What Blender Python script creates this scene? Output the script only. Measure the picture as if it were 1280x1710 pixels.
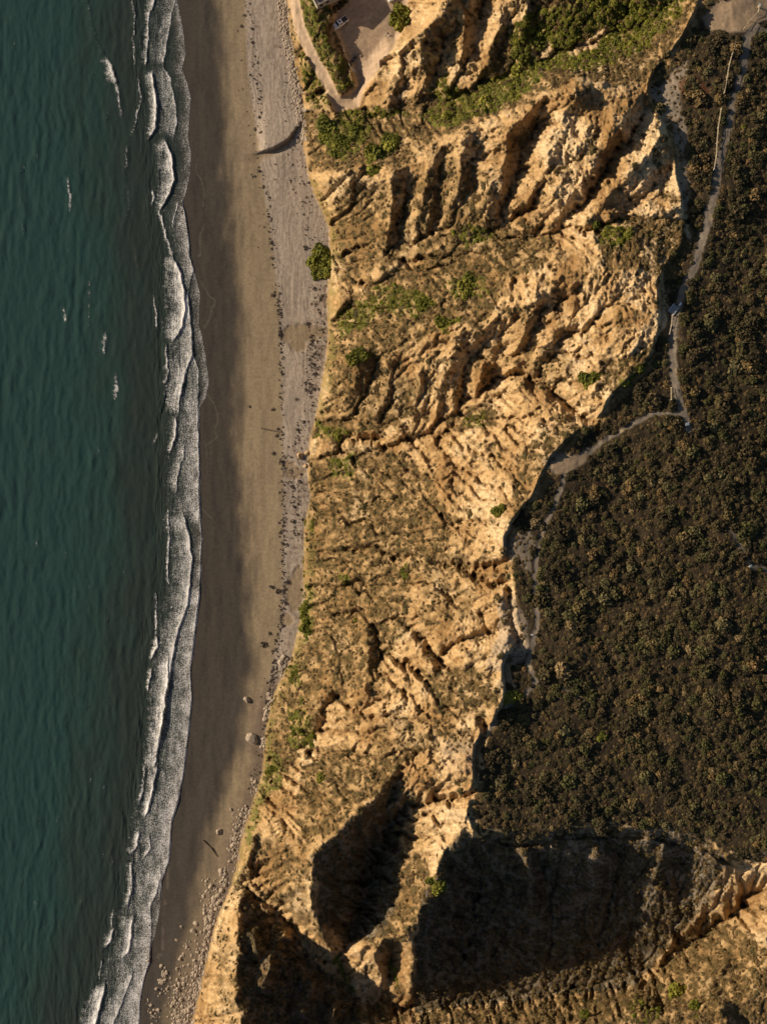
import bpy, math, random
import numpy as np
R = math.radians
scene = bpy.context.scene
for o in list(bpy.data.objects): bpy.data.objects.remove(o)
# ---------------------------------------------------------------- camera, sky, sun, exposure
cam = bpy.data.objects.new('camera', bpy.data.cameras.new('camera'))
scene.collection.objects.link(cam); scene.camera = cam
cam.location = (0, 0, 263.0); cam.rotation_euler = (0, 0, 0)
cam.data.sensor_fit = 'VERTICAL'; cam.data.angle_y = 2*math.atan(171.0/263.0)
cam.data.clip_start = 1.0; cam.data.clip_end = 20000.0
SUN_EL, SUN_AZ = R(15.0), R(15.0)          # low in the west, a little north of the picture's left edge
sd = (-math.cos(SUN_EL)*math.cos(SUN_AZ), math.cos(SUN_EL)*math.sin(SUN_AZ), math.sin(SUN_EL))
world = bpy.data.worlds.new('World'); scene.world = world; world.use_nodes = True
wn = world.node_tree; wn.nodes.clear()
sky = wn.nodes.new('ShaderNodeTexSky'); sky.sky_type = 'NISHITA'; sky.sun_disc = False
sky.sun_elevation = SUN_EL; sky.sun_rotation = math.atan2(sd[0], sd[1])
bg = wn.nodes.new('ShaderNodeBackground'); bg.inputs['Strength'].default_value = 0.05
wo = wn.nodes.new('ShaderNodeOutputWorld')
wn.links.new(sky.outputs[0], bg.inputs[0]); wn.links.new(bg.outputs[0], wo.inputs[0])
sl = bpy.data.lights.new('sun', 'SUN'); sl.energy = 5.0; sl.angle = R(0.5); sl.color = (1.0, .80, .56)
sun = bpy.data.objects.new('sun', sl); scene.collection.objects.link(sun)
from mathutils import Vector, Matrix
sun.rotation_euler = Vector(sd).to_track_quat('Z', 'Y').to_euler(); sun.location = Vector(sd)*400
scene.view_settings.view_transform = 'Standard'; scene.view_settings.look = 'None'
scene.view_settings.exposure = 0.47; scene.view_settings.gamma = 1.0
scene.view_settings.use_curve_mapping = False

# ---------------------------------------------------------------- terrain mathematics (numpy)
# Ground plan units: one plan unit = 0.2 m at sea level; (u, v) plan coordinates, z height in metres.
S = 0.2; CU, CV = 640.0, 855.0; HC = 263.0
rng = np.random.default_rng(11)

def perlin(x, y, seed=0):
    xi = np.floor(x).astype(np.int64); yi = np.floor(y).astype(np.int64)
    xf = (x-xi).astype(np.float32); yf = (y-yi).astype(np.float32)
    def g(ix, iy, dx, dy):
        h = (ix*374761393 + iy*668265263 + seed*974634777) & 0xffffffff
        h = ((h ^ (h >> 13))*1274126177) & 0xffffffff
        h = h ^ (h >> 16)
        a = (h & 0xffff).astype(np.float32)*(2*math.pi/65536)
        return np.cos(a)*dx + np.sin(a)*dy
    sx = xf*xf*xf*(xf*(xf*6-15)+10); sy = yf*yf*yf*(yf*(yf*6-15)+10)
    a = g(xi, yi, xf, yf); b = g(xi+1, yi, xf-1, yf)
    c = g(xi, yi+1, xf, yf-1); d = g(xi+1, yi+1, xf-1, yf-1)
    return ((a+(b-a)*sx) + ((c+(d-c)*sx)-(a+(b-a)*sx))*sy)*1.5

def fbm(x, y, seed=0, octv=4, gain=.5, ridged=False):
    s = 0; a = 1; t = 0
    for i in range(octv):
        n = perlin(x, y, seed+i*17)
        if ridged: n = 1-2*np.abs(n)
        s = s + n*a; t += a; a *= gain; x = x*2.03+7.1; y = y*2.03+3.7
    return s/t

def curve(pts, v):
    p = np.array(pts, float); return np.interp(v, p[:, 1], p[:, 0])

def smooth(a, b, x):
    t = np.clip((x-a)/(b-a+1e-9), 0, 1); return t*t*(3-2*t)

def seg_dist(P, Q, X, Y):
    dx, dy = Q[0]-P[0], Q[1]-P[1]; L = dx*dx+dy*dy+1e-9
    t = np.clip(((X-P[0])*dx+(Y-P[1])*dy)/L, 0, 1)
    ex = X-(P[0]+t*dx); ey = Y-(P[1]+t*dy)
    return np.sqrt(ex*ex+ey*ey), t

def line_field(pts, X, Y, R):
    """distance and interpolated 3rd value to a polyline, evaluated only near it"""
    D = np.full(X.shape, 1e6, np.float32); W = np.zeros(X.shape, np.float32)
    for P, Q in zip(pts[:-1], pts[1:]):
        u0, u1 = min(P[0], Q[0])-R, max(P[0], Q[0])+R; v0, v1 = min(P[1], Q[1])-R, max(P[1], Q[1])+R
        st = 1.6 if X.shape == SH0 else abs(float(X[0, 1]-X[0, 0])); x0 = 320. if X.shape == SH0 else X[0, 0]; y0 = -60. if X.shape == SH0 else Y[0, 0]
        j0 = max(0, int((u0-22-x0)/st)); j1 = int((u1+22-x0)/st)+2
        i0 = max(0, int((v0-22-y0)/st)); i1 = int((v1+22-y0)/st)+2
        if j1 <= 0 or i1 <= 0: continue
        xs = X[i0:i1, j0:j1]; ys = Y[i0:i1, j0:j1]
        if xs.size == 0: continue
        d, t = seg_dist(P, Q, xs, ys)
        w = P[2]+(Q[2]-P[2])*t if len(P) > 2 else t
        sub = D[i0:i1, j0:j1]; k = d < sub
        sub[k] = d[k]; W[i0:i1, j0:j1][k] = (w[k] if len(P) > 2 else 0)
    return D, W

def poly_mask(poly, X, Y):
    x = X.ravel(); y = Y.ravel(); m = np.zeros(x.shape, bool)
    xs = [p[0] for p in poly]; ys = [p[1] for p in poly]
    c = np.nonzero((x > min(xs)) & (x < max(xs)) & (y > min(ys)) & (y < max(ys)))[0]
    a = x[c]; b = y[c]; mm = np.zeros(a.shape, bool)
    for (x0, y0), (x1, y1) in zip(poly, poly[1:]+poly[:1]):
        if y0 == y1: continue
        k = ((y0 > b) != (y1 > b)) & (a < (x1-x0)*(b-y0)/(y1-y0)+x0)
        mm ^= k
    m[c] = mm
    return m.reshape(X.shape).astype(np.float32)

def blur(a, n=1):
    for _ in range(n):
        p = np.pad(a, 1, mode='edge')
        a = (p[:-2, 1:-1]+p[2:, 1:-1]+2*p[1:-1, 1:-1])*.25
        p = np.pad(a, 1, mode='edge')
        a = (p[1:-1, :-2]+p[1:-1, 2:]+2*p[1:-1, 1:-1])*.25
    return a

def zoomup(a, shape):
    h, w = a.shape; yi = np.linspace(0, h-1, shape[0]); xi = np.linspace(0, w-1, shape[1])
    y0 = np.minimum(yi.astype(int), h-2); x0 = np.minimum(xi.astype(int), w-2)
    fy = (yi-y0)[:, None]; fx = (xi-x0)[None]
    A = a[y0][:, x0]; B = a[y0][:, x0+1]; C = a[y0+1][:, x0]; D = a[y0+1][:, x0+1]
    return A*(1-fy)*(1-fx)+B*(1-fy)*fx+C*fy*(1-fx)+D*fy*fx

# --- curves running down the coast: (u, v)
WATER = [(293,-60),(295,0),(305,50),(309,90),(303,115),(312,140),(318,165),(315,200),(313,230),(318,255),(317,290),(310,320),(305,335),(312,380),(318,430),(328,470),(333,490),(331,540),(336,560),(342,590),(348,640),(342,665),(333,680),(332,740),(334,800),(334,850),(337,900),(333,990),(325,1060),(318,1120),(320,1170),(315,1220),(310,1260),(306,1295),(300,1330),(287,1370),(284,1410),(282,1440),(270,1470),(266,1520),(258,1560),(250,1590),(250,1605),(240,1635),(235,1665),(232,1710),(222,1770)]
BASE = [(474,-60),(478,0),(484,60),(492,115),(504,165),(506,240),(514,290),(524,325),(536,350),(548,380),(550,430),(546,500),(548,560),(540,620),(530,680),(517,730),(512,790),(518,830),(508,880),(506,960),(508,1000),(495,1060),(486,1100),(465,1140),(450,1180),(442,1230),(438,1290),(425,1330),(405,1390),(396,1440),(385,1480),(360,1540),(345,1600),(335,1640),(320,1710),(312,1770)]
RIM = [(1185,-60,72),(1172,0,72),(1150,60,72),(1098,118,71),(1080,152,70.5),(1112,192,71.5),(1128,250,72.5),(1146,340,73),(1152,400,73),(1108,450,73),(1112,540,73),(1085,600,73),(1040,640,72),(1010,690,71),(945,740,71),(915,775,71),(900,820,71),(860,862,70),(853,920,70),(858,1000,70),(880,1075,70),(840,1100,69),(860,1150,70),(840,1190,70),(806,1225,70),(806,1290,70),(785,1350,69),(800,1385,69),(900,1392,70),(1000,1375,71),(1100,1385,72),(1180,1400,73),(1215,1430,74),(1290,1420,76),(1400,1420,78)]
CON = [
 [(p[0], p[1], 3.0) for p in BASE], RIM,
 # low bench with the road and the lot
 [(482,-60,10),(484,0,10),(493,45,10.3),(516,95,11),(540,135,11.5),(552,165,12),(562,184,12)],
 [(495,-60,10.5),(500,0,10.5),(507,45,10.7),(528,95,11.2),(550,135,11.8),(566,165,12)],
 [(562,184,12),(596,166,12.3)],[(600,150,12.8),(628,118,13.5),(650,90,14),(680,40,15),(692,0,16),(700,-60,17)],
 [(560,20,13.5),(566,60,13.3),(585,105,13.2),(596,135,13)],[(600,-60,14),(600,20,14),(615,60,14),(620,100,13.6)],
 [(660,-60,15.5),(655,20,15),(635,90,14)],[(560,-60,14),(562,0,14)],
 [(518,-60,16),(522,0,15.6),(530,45,15.2),(545,75,16),(560,105,15.8),(578,140,14.6)],
 # green valley G0
 [(508,232,9),(530,222,16),(560,210,17),(640,195,20),(720,180,27),(800,150,34),(880,118,42),(960,85,49),(1040,50,56),(1120,10,64),(1150,-60,69)],
 # slope north of the valley
 [(600,175,14),(612,140,21),(648,88,33),(690,55,39),(740,10,44),(765,-60,48)],
 [(790,40,38),(815,0,42),(835,-60,47)],[(868,62,46),(900,20,50)],[(880,-60,57),(960,-60,61),(1060,-60,66),(1150,-60,70)],[(930,20,53),(1000,10,58),(1080,-10,64)],
 [(640,180,19),(700,165,26),(740,150,31)],
 # massif M1 crest
 [(524,325,4),(545,300,24),(575,288,32),(640,272,37),(668,292,38),(700,248,43),(760,222,49),(830,205,56),(875,182,62),(925,142,67),(990,135,69),(1060,160,71),(1120,190,72)],
 # bench G1
 [(548,545,4),(575,505,18),(620,475,24),(690,462,32),(760,440,40),(830,415,48),(900,385,55),(960,350,61)],
 # M2 crest
 [(532,680,4),(560,620,22),(610,585,30),(700,555,40),(790,545,49),(850,520,55),(930,470,63),(1000,440,69),(1060,455,71)],
 # gorge G2
 [(517,740,4),(560,755,11),(620,750,19),(690,738,27),(750,715,34),(800,680,39),(835,648,44),(870,610,49),(905,560,54),(960,520,62)],
 [(850,650,50),(900,665,58),(950,690,62),(1000,712,66)],
 # M3
 [(508,880,3),(560,880,17),(640,870,31),(720,860,45),(790,850,56),(850,870,69)],
 [(508,960,3),(560,970,18),(640,960,33),(720,950,46),(800,950,59),(850,960,69)],
 [(490,1085,3),(540,1090,18),(620,1080,34),(700,1070,48),(780,1060,60),(835,1080,68)],
 [(442,1230,3),(500,1180,20),(560,1150,32),(640,1150,44),(720,1150,55),(800,1170,66)],
 [(438,1290,3),(480,1300,16),(540,1290,30),(600,1285,43),(660,1290,54),(720,1290,61),(790,1290,69)],
 # crest A, valley, crest B
 [(398,1400,4),(412,1390,16),(440,1400,26),(480,1410,36),(520,1430,45)],
 [(660,1285,57),(625,1325,55),(585,1365,52),(555,1395,52),(520,1430,49),(512,1490,43),(528,1545,32),(552,1590,17)],
 [(690,1340,49),(655,1380,35),(622,1440,22),(606,1500,16),(588,1550,13),(575,1590,11)],
 [(765,1395,67),(740,1440,62),(712,1500,56),(690,1540,50),(668,1570,44),(625,1575,34),(592,1590,24)],
 [(690,1545,50),(692,1600,38),(684,1650,24)],
 [(648,1420,36),(652,1480,36),(648,1540,32)],[(652,1600,20),(640,1640,15)],
 # big canyon floor to the beach
 [(1262,1475,62),(1232,1520,50),(1170,1570,38),(1080,1632,30),(950,1655,24),(820,1665,20),(720,1680,18),(640,1680,14),(592,1652,11),(500,1560,8),(440,1492,5),(402,1452,3.5)],
 [(905,1440,50),(885,1490,41),(875,1540,34),(860,1600,25)],[(1040,1420,56),(1030,1480,44),(1000,1560,32)],[(1130,1430,58),(1150,1490,46)],
 [(800,1430,50),(795,1520,31),(770,1600,23)],
 # south side
 [(1400,1640,70),(1290,1650,68),(1180,1690,63),(1060,1690,55),(940,1720,46),(820,1730,40),(720,1740,33),(620,1740,28)],
 [(1300,1540,71),(1262,1575,65),(1190,1615,54),(1100,1668,44)],
 # bottom left spur
 [(372,1540,6),(390,1520,13),(400,1560,19),(396,1610,24),(392,1660,30),(400,1720,36),(405,1770,38)],
 [(470,1600,14),(480,1660,18),(500,1720,22),(510,1770,24)],
 [(430,1520,9),(440,1600,17),(440,1680,24)],
 # plateau
 [(1400,-60,74),(1400,400,76),(1400,900,76),(1400,1380,77)],[(1210,-60,73),(1240,100,74),(1200,280,74),(1170,420,74),(1130,560,74),(1150,720,74)],
 [(1000,900,72),(1000,1300,72)],[(1200,900,75),(1200,1300,75)],
]
def solve_base():
    st = 6.4; us = np.arange(320, 1340+st, st); vs = np.arange(-60, 1770+st, st)
    z = None
    for f in (8, 4, 2, 1):
        s = st*f; h = int(math.ceil(len(vs)/f))+1; w = int(math.ceil(len(us)/f))+1
        C = np.zeros((h, w)); N = np.zeros((h, w))
        for L in CON:
            for P, Q in zip(L[:-1], L[1:]):
                n = max(2, int(math.hypot(Q[0]-P[0], Q[1]-P[1])/s*2)+1)
                t = np.linspace(0, 1, n); uu = P[0]+(Q[0]-P[0])*t; vv = P[1]+(Q[1]-P[1])*t; zz = P[2]+(Q[2]-P[2])*t
                j = np.round((uu-320)/s).astype(int); i = np.round((vv+60)/s).astype(int)
                k = (j >= 0) & (j < w) & (i >= 0) & (i < h)
                np.add.at(C, (i[k], j[k]), zz[k]); np.add.at(N, (i[k], j[k]), 1)
        K = N > 0; Z = np.where(K, C/np.maximum(N, 1), 0)
        z = np.full((h, w), 40.) if z is None else zoomup(z, (h, w))
        z[K] = Z[K]
        for it in range(500):
            p = np.pad(z, 1, mode='edge')
            nz = (p[:-2, 1:-1]+p[2:, 1:-1]+p[1:-1, :-2]+p[1:-1, 2:])*.25
            z = np.where(K, Z, z+1.0*(nz-z))
    return z[:len(vs), :len(us)], us, vs

ST = 1.6
SH0 = (len(np.arange(-60, 1770, 1.6)), len(np.arange(320, 1340, 1.6)))
us = np.arange(320, 1340, ST); vs = np.arange(-60, 1770, ST)
U, V = np.meshgrid(us, vs)
zc, cu, cv = solve_base()
zc = blur(zc, 1)
def bil(a, x, y, x0, y0, st):
    fx = np.clip((x-x0)/st, 0, a.shape[1]-1.001); fy = np.clip((y-y0)/st, 0, a.shape[0]-1.001)
    j = fx.astype(int); i = fy.astype(int); fx = fx-j; fy = fy-i
    return a[i, j]*(1-fx)*(1-fy)+a[i, j+1]*fx*(1-fy)+a[i+1, j]*(1-fx)*fy+a[i+1, j+1]*fx*fy
# domain warp so that no traced line stays straight
wx = fbm(U/60, V/60, 3, 4)*9 + fbm(U/14, V/14, 5, 3)*2.5; wy = fbm(U/60, V/60, 4, 4)*9 + fbm(U/14, V/14, 6, 3)*2.5
wbase = curve(BASE, V); rimv = None
inland = smooth(0, 60, U-wbase)
lotm = poly_mask([(538,-80),(560,50),(582,105),(598,142),(560,165),(558,186),(600,180),(606,150),(640,108),(668,58),(700,-80)], U+wx*.2, V+wy*.2)
ROADL = [(489,-60,0),(491,0,0),(500,45,0),(522,95,0),(545,135,0),(558,165,0),(565,178,0)]
rd, _ = line_field(ROADL, U, V, 30)
lotf = np.clip(blur(lotm, 4)+(rd < 9), 0, 1); lotf = blur(lotf.astype(np.float32), 3)
w2x = fbm(U/26, V/26, 91, 4, .6)*7; w2y = fbm(U/26, V/26, 92, 4, .6)*7
z = bil(zc, U+(wx+w2x*1.1)*inland*(1-lotf), V+(wy+w2y*1.1)*inland*(1-lotf), 320, -60, 6.4).astype(np.float32)
plat = poly_mask([(p[0], p[1]) for p in RIM]+[(1400,-80)], U+wx*.9+w2x*1.3+fbm(U/9, V/9, 95, 3)*5, V+wy*.9+w2y*1.3+fbm(U/9, V/9, 96, 3)*5)   # plateau inside the rim
plats = blur(plat, 3)
platw = blur(poly_mask([(p[0], p[1]) for p in RIM]+[(1400,-80)], U, V)[::8, ::8], 3)
platw = zoomup(platw, U.shape)
cliffm = smooth(-1, 11, U-wbase)*(1-plats)*(1-lotf)     # where rock erodes

SCRUB = [
 ([(505,186),(560,188),(640,178),(720,160),(800,140),(830,60),(880,30),(900,-80),(1180,-80),(1165,0),(1135,60),(1100,125),(1050,150),(960,128),(870,178),(800,200),(720,232),(668,282),(620,268),(560,288),(512,282)], 1.0),
 ([(484,-80),(548,-80),(560,40),(590,150),(566,166),(520,120),(500,40),(500,180),(486,60)], 1.0),
 ([(572,310),(645,305),(650,350),(640,420),(600,455),(566,420)], .6),
 ([(552,545),(580,500),(640,458),(700,440),(780,375),(850,382),(935,395),(900,450),(840,470),(815,535),(740,545),(690,570),(600,615),(550,665),(538,610)], .95),
 ([(1000,375),(1060,360),(1148,365),(1160,450),(1110,455),(1050,450),(1005,455)], 1.0),
 ([(515,690),(560,700),(640,690),(680,640),(700,690),(660,715),(600,722),(520,735)], .9),
 ([(515,765),(600,755),(660,755),(720,790),(760,880),(720,960),(640,1000),(560,1000),(510,960),(515,840)], .8),
 ([(735,700),(780,680),(835,680),(820,715),(760,720)], .8),
 ([(500,1080),(560,1040),(600,1060),(560,1110),(520,1170),(500,1230),(490,1290),(440,1300),(450,1180)], .9),
 ([(505,1290),(560,1245),(640,1265),(700,1240),(650,1310),(600,1340),(560,1390),(515,1410),(490,1360)], .85),
 ([(700,1690),(960,1665),(1080,1640),(1150,1550),(1220,1545),(1290,1590),(1290,1800),(700,1800)], .95),
 ([(410,1480),(470,1560),(590,1660),(680,1700),(680,1800),(400,1800),(395,1600)], .85),
 ([(640,1430),(700,1420),(720,1470),(690,1560),(645,1600),(600,1560),(640,1500)], .9),
 ([(700,1500),(760,1400),(860,1385),(1160,1375),(1215,1430),(1180,1500),(1100,1600),(1060,1650),(690,1690)], .97),
 ([(700,1120),(800,1110),(840,1160),(800,1200),(740,1200)], .85),([(640,1190),(760,1200),(790,1260),(700,1260),(620,1250)], .5),
 ([(520,930),(600,900),(680,930),(690,1040),(620,1130),(560,1180),(510,1100)], .75),([(560,330),(640,310),(650,420),(590,480),(560,430)], .75),([(880,560),(960,600),(930,660),(870,640)], .4),([(600,860),(700,840),(730,900),(660,940)], .6),
 ([(690,290),(760,260),(830,300),(800,370),(700,430),(640,440),(660,360)], .6),([(540,620),(620,600),(700,640),(700,700),(560,700)], .6),
 ([(700,960),(760,900),(800,960),(780,1040),(700,1060)], .45),([(860,760),(900,730),(930,700),(1000,720),(960,745),(900,790),(880,850),(855,850)], .7),([(1000,600),(1060,590),(1100,560),(1120,620),(1040,660),(1000,650)], .8),
 ([(372,1540),(400,1600),(396,1720),(370,1720),(360,1600)], .55),([(430,1400),(520,1430),(510,1500),(550,1580),(450,1500)], .6),
]
def soft_poly(poly, wob=1.0, b=3):
    return blur(poly_mask(poly, U+wx*wob+fbm(U/20, V/20, 81, 3)*9, V+wy*wob+fbm(U/20, V/20, 82, 3)*9), b)
scrub = np.zeros(U.shape, np.float32)
for pl, w in SCRUB: scrub = np.maximum(scrub, soft_poly(pl)*w)

canyon_shade = np.maximum(soft_poly([(700,1500),(760,1400),(860,1385),(1160,1375),(1215,1440),(1180,1510),(1100,1600),(1060,1650),(690,1690)]), soft_poly([(520,1430),(560,1390),(650,1310),(700,1330),(668,1400),(665,1500),(640,1560),(580,1580),(530,1540)]))  # canyon and bowl area where shade is painted into the scrub colour
canyon_shade = np.maximum(canyon_shade, soft_poly([(400,1490),(460,1550),(590,1660),(600,1800),(420,1800),(405,1600)])*.8)

# traced spurs (+) and gullies (-): amplitude m, half width, points
FEAT = [
 (7,16,[(668,60),(660,110),(652,150),(650,182)]),(-7,12,[(680,85),(676,130),(668,175)]),(6,13,[(706,70),(700,120),(694,172)]),(-9,20,[(738,60),(735,110),(726,150)]),
 (5,12,[(775,20),(772,80),(762,120)]),(-6,14,[(800,40),(795,90)]),(6,12,[(835,10),(828,70),(815,110)]),(5,10,[(880,20),(866,60)]),
 (9,16,[(655,288),(652,350),(640,410),(630,450)]),(-8,16,[(682,300),(676,360),(664,420)]),(6,12,[(712,270),(705,330),(690,400)]),(-5,11,[(738,262),(735,330),(722,390)]),
 (7,13,[(772,240),(765,310),(745,370)]),(-6,12,[(795,250),(788,310)]),
 (9,15,[(888,178),(850,215),(835,280),(808,345)]),(-14,24,[(905,185),(876,240),(860,310),(835,370)]),
 (9,20,[(950,160),(925,230),(905,290),(880,330)]),(4,12,[(985,160),(975,220),(945,290),(915,340)]),
 (6,14,[(1052,172),(1030,210),(1000,260),(958,318),(920,372)]),(-10,16,[(1075,182),(1050,225),(1015,275),(975,335),(935,390)]),
 (6,14,[(1105,230),(1070,270),(1020,320),(970,370)]),(-5,12,[(1120,280),(1080,320),(1030,365)]),
 (7,14,[(572,420),(562,460),(556,505)]),(-7,16,[(598,430),(592,480),(575,520)]),
 (-8,16,[(920,365),(890,395),(862,430)]),
 (7,14,[(760,565),(752,610),(735,640),(720,680)]),(-9,16,[(785,590),(778,640),(765,690)]),(6,10,[(700,620),(694,665),(690,700)]),(-6,12,[(722,650),(716,700)]),
 (7,11,[(805,610),(790,650),(792,690)]),(-9,14,[(835,585),(820,630)]),(7,12,[(880,540),(862,590),(850,625)]),(-6,11,[(905,520),(890,560),(872,600)]),
 (6,13,[(930,540),(900,590),(872,640)]),(-6,11,[(945,560),(918,600),(890,640)]),
 (5,12,[(600,590),(590,640),(575,672)]),(-6,12,[(625,600),(612,650),(600,690)]),(5,10,[(650,600),(645,650),(632,690)]),
 (-5,8,[(568,735),(566,760)]),(4,8,[(545,700),(546,750)]),(4,8,[(603,715),(606,755)]),(-5,10,[(640,700),(634,745)]),(4,9,[(665,680),(664,735)]),
 (-6,9,[(905,640),(940,670),(975,700),(1010,722)]),
 (-5,10,[(700,1060),(720,1090),(735,1095),(760,1075),(830,1050)]),(-5,8,[(840,960),(850,1010),(862,1070)]),(-4,7,[(800,1030),(815,1060)]),
 (-7,7,[(808,1200),(812,1240),(806,1280),(796,1330)]),(-5,10,[(730,940),(790,945)]),(-5,10,[(740,985),(762,1000)]),
 (4,12,[(612,1040),(614,1100),(608,1150)]),(-4,12,[(630,1050),(636,1110)]),(4,14,[(560,1110),(520,1170),(500,1230)]),(-4,10,[(560,1160),(535,1215)]),
 (-6,12,[(690,1255),(665,1300),(648,1345)]),(6,12,[(415,1385),(408,1440)]),(-7,12,[(435,1405),(432,1460)]),
 (20,8,[(872,1425),(884,1460),(893,1495),(888,1515)]),(15,8,[(1203,1375),(1198,1410),(1196,1440)]),(6,12,[(1000,1420),(990,1470)]),(6,12,[(1110,1420),(1095,1470)]),(5,10,[(600,1440),(580,1480)]),(12,9,[(478,1560),(456,1600),(440,1640)]),(10,9,[(425,1560),(432,1590)]),(11,9,[(525,1640),(505,1690)]),(9,8,[(560,1680),(555,1720)]),
 (5,9,[(640,1560),(622,1600),(640,1640)]),(-4,9,[(655,1590),(650,1640)]),
 (5,9,[(880,1440),(893,1480),(890,1510)]),(5,9,[(1205,1385),(1198,1425)]),(-5,20,[(1262,1490),(1268,1540)]),
 (4,14,[(1210,1610),(1180,1650),(1215,1710)]),
]
w2x = fbm(U/26, V/26, 91, 4, .6)*7; w2y = fbm(U/26, V/26, 92, 4, .6)*7
zb = z.copy()
for amp, wd, pts in FEAT:
    d, _ = line_field([(a, b, 0) for a, b in pts], U+wx*.9+w2x, V+wy*.9+w2y, wd*3.2)
    amp *= .36 if pts[0][1] < 760 else .7
    z += (amp*np.exp(-(d/wd)**1.35)*np.clip(cliffm*1.2, 0, 1)).astype(np.float32)
rough = cliffm*(.45+.55*smooth(-.5, .5, fbm(U/120, V/120, 9, 3)))*(1-.5*scrub)
# broken badland relief running down-slope (down-left)
a = math.radians(35); ru = U*math.cos(a)+V*math.sin(a); rv = -U*math.sin(a)+V*math.cos(a)
wbx = fbm(U/210, V/210, 97, 2)*75; wby = fbm(U/210, V/210, 98, 2)*75
def rills(f, seed, st=2.4): return .6*fbm((ru+wx*1.5+wbx)/(f), (rv+wy*1.5+wby)/(f*st), seed, 4, .55, ridged=True)+.5*fbm((U+wbx+w2x)/(f*1.3), (V+wby+w2y)/(f*1.3), seed+5, 3, .55, ridged=True)
import heapq
def fluvial(z, rounds, mask):
    """stream-power incision on a 2x coarser grid: priority flood -> receivers -> drainage -> implicit cut"""
    zc = z[::2, ::2].astype(np.float64); H, W = zc.shape; m = mask[::2, ::2].ravel()
    nb = [(-1, 1.), (1, 1.), (-W, 1.), (W, 1.), (-W-1, 1.414), (-W+1, 1.414), (W-1, 1.414), (W+1, 1.414)]
    h = zc.ravel().copy(); h0 = h.copy()
    edge = np.zeros((H, W), bool); edge[0] = edge[-1] = True; edge[:, 0] = edge[:, -1] = True
    for r in range(rounds):
        hh = (h+rng.random(h.size)*.12).tolist(); rec = [-1]*len(hh); done = edge.ravel().tolist(); q = []
        for i in np.nonzero(edge.ravel())[0].tolist(): q.append((hh[i], i))
        heapq.heapify(q); order = []
        N_ = len(hh); pop = heapq.heappop; push = heapq.heappush
        while q:
            hi, i = pop(q); order.append(i)
            for d, _ in nb:
                n = i+d
                if 0 <= n < N_ and not done[n]:
                    done[n] = True; rec[n] = i
                    if hh[n] < hi: hh[n] = hi+1e-4
                    push(q, (hh[n], n))
        # steepest receivers on the filled surface
        F = np.array(hh); o = np.array(order)
        best = np.zeros(F.size); R = np.array(rec); inner = np.nonzero(~edge.ravel())[0]
        for d, L in nb:
            s_ = (F[inner]-F[inner+d])/L; k_ = s_ > best[inner]+1e-9
            best[inner[k_]] = s_[k_]; R[inner[k_]] = inner[k_]+d
        A = [1.0]*F.size; Rl = R.tolist()
        for i in reversed(order):
            j = Rl[i]
            if j >= 0: A[j] += A[i]
        A = np.array(A)
        Fk = (.040*np.sqrt(np.minimum(A, 4000))*m).tolist(); hl = F.tolist()
        for i in order:
            j = Rl[i]
            if j >= 0 and hl[i] > hl[j]:
                f = Fk[i]; hl[i] = (hl[i]+f*hl[j])/(1+f)
        h = np.array(hl).reshape(H, W)
        h = (h*(1-.22*mask[::2, ::2])+blur(h, 1)*.22*mask[::2, ::2]).ravel()
    dz = (h-h0).reshape(H, W)*np.clip(mask[::2, ::2]*1.5, 0, 1)
    jj = np.clip((U-320)/(2*ST), 0, W-1.001); ii = np.clip((V+60)/(2*ST), 0, H-1.001)
    return z+bil(dz, jj+w2x*.30, ii+w2y*.30, 0, 0, 1)
z += rough*(rills(46, 21, 1.8)*3.8 + rills(19, 31, 1.9)*1.1 + fbm(U/34, V/34, 41, 4, .5)*1.8)
calm = soft_poly([(700,1690),(960,1665),(1080,1650),(1150,1580),(1220,1560),(1400,1560),(1400,1900),(700,1900)])
rough = rough*(1-.5*calm)*(1+.5*canyon_shade)
z = fluvial(z, 6, cliffm*(1-.6*scrub)*(1-.88*calm)*(1-.6*canyon_shade)*(.55+.6*smooth(-.4, .4, fbm(U/80, V/80, 99, 2))))
z += rough*(1-scrub)*.34*np.sin(z*2.1+fbm(U/40, V/40, 44, 3)*5)
z += rough*(fbm(U/22, V/22, 43, 3, .5)*.7)
# flow-based erosion: trace water, cut where it gathers
def carve(z, rounds, npart, steps, K, mask):
    H, W = z.shape; cand = np.nonzero(mask.ravel() > .05)[0]
    for r in range(rounds):
        zs = blur(z, 1)
        gy, gx = np.gradient(zs)
        s = rng.choice(cand, npart); y = (s // W)+rng.random(npart); x = (s % W)+rng.random(npart)
        dx = np.zeros(npart); dy = np.zeros(npart); A = np.zeros(H*W); al = np.ones(npart); last = np.full(npart, 1e9)
        for k in range(steps):
            i = np.clip(y.astype(int), 0, H-1); j = np.clip(x.astype(int), 0, W-1); f = i*W+j
            zn = zs[i, j]; al = al*(zn < last+.02); last = np.where(k % 4 == 0, zn, last)
            if k % 2 == 0 or k < 10: A += np.bincount(f, weights=al, minlength=H*W)
            g1 = gx[i, j]; g2 = gy[i, j]
            dx = dx*.45-g1; dy = dy*.45-g2
            n = np.sqrt(dx*dx+dy*dy)+1e-6
            x += dx/n; y += dy/n
        A = A.reshape(H, W); A = .6*A+.4*blur(A, 1)
        sl = np.sqrt(gx*gx+gy*gy)
        e = K*np.sqrt(A)*np.minimum(sl, .8)
        z = z-np.minimum(e, .35)*mask
        # talus: limit steepness
        lim = .75
        for _ in range(2):
            p = np.pad(z, 1, mode='edge')
            for sh in ((0, 1), (2, 1), (1, 0), (1, 2)):
                nb = p[sh[0]:sh[0]+H, sh[1]:sh[1]+W]
                ex = np.clip(z-nb-lim, 0, None); z = z-ex*.25
    return z
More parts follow.
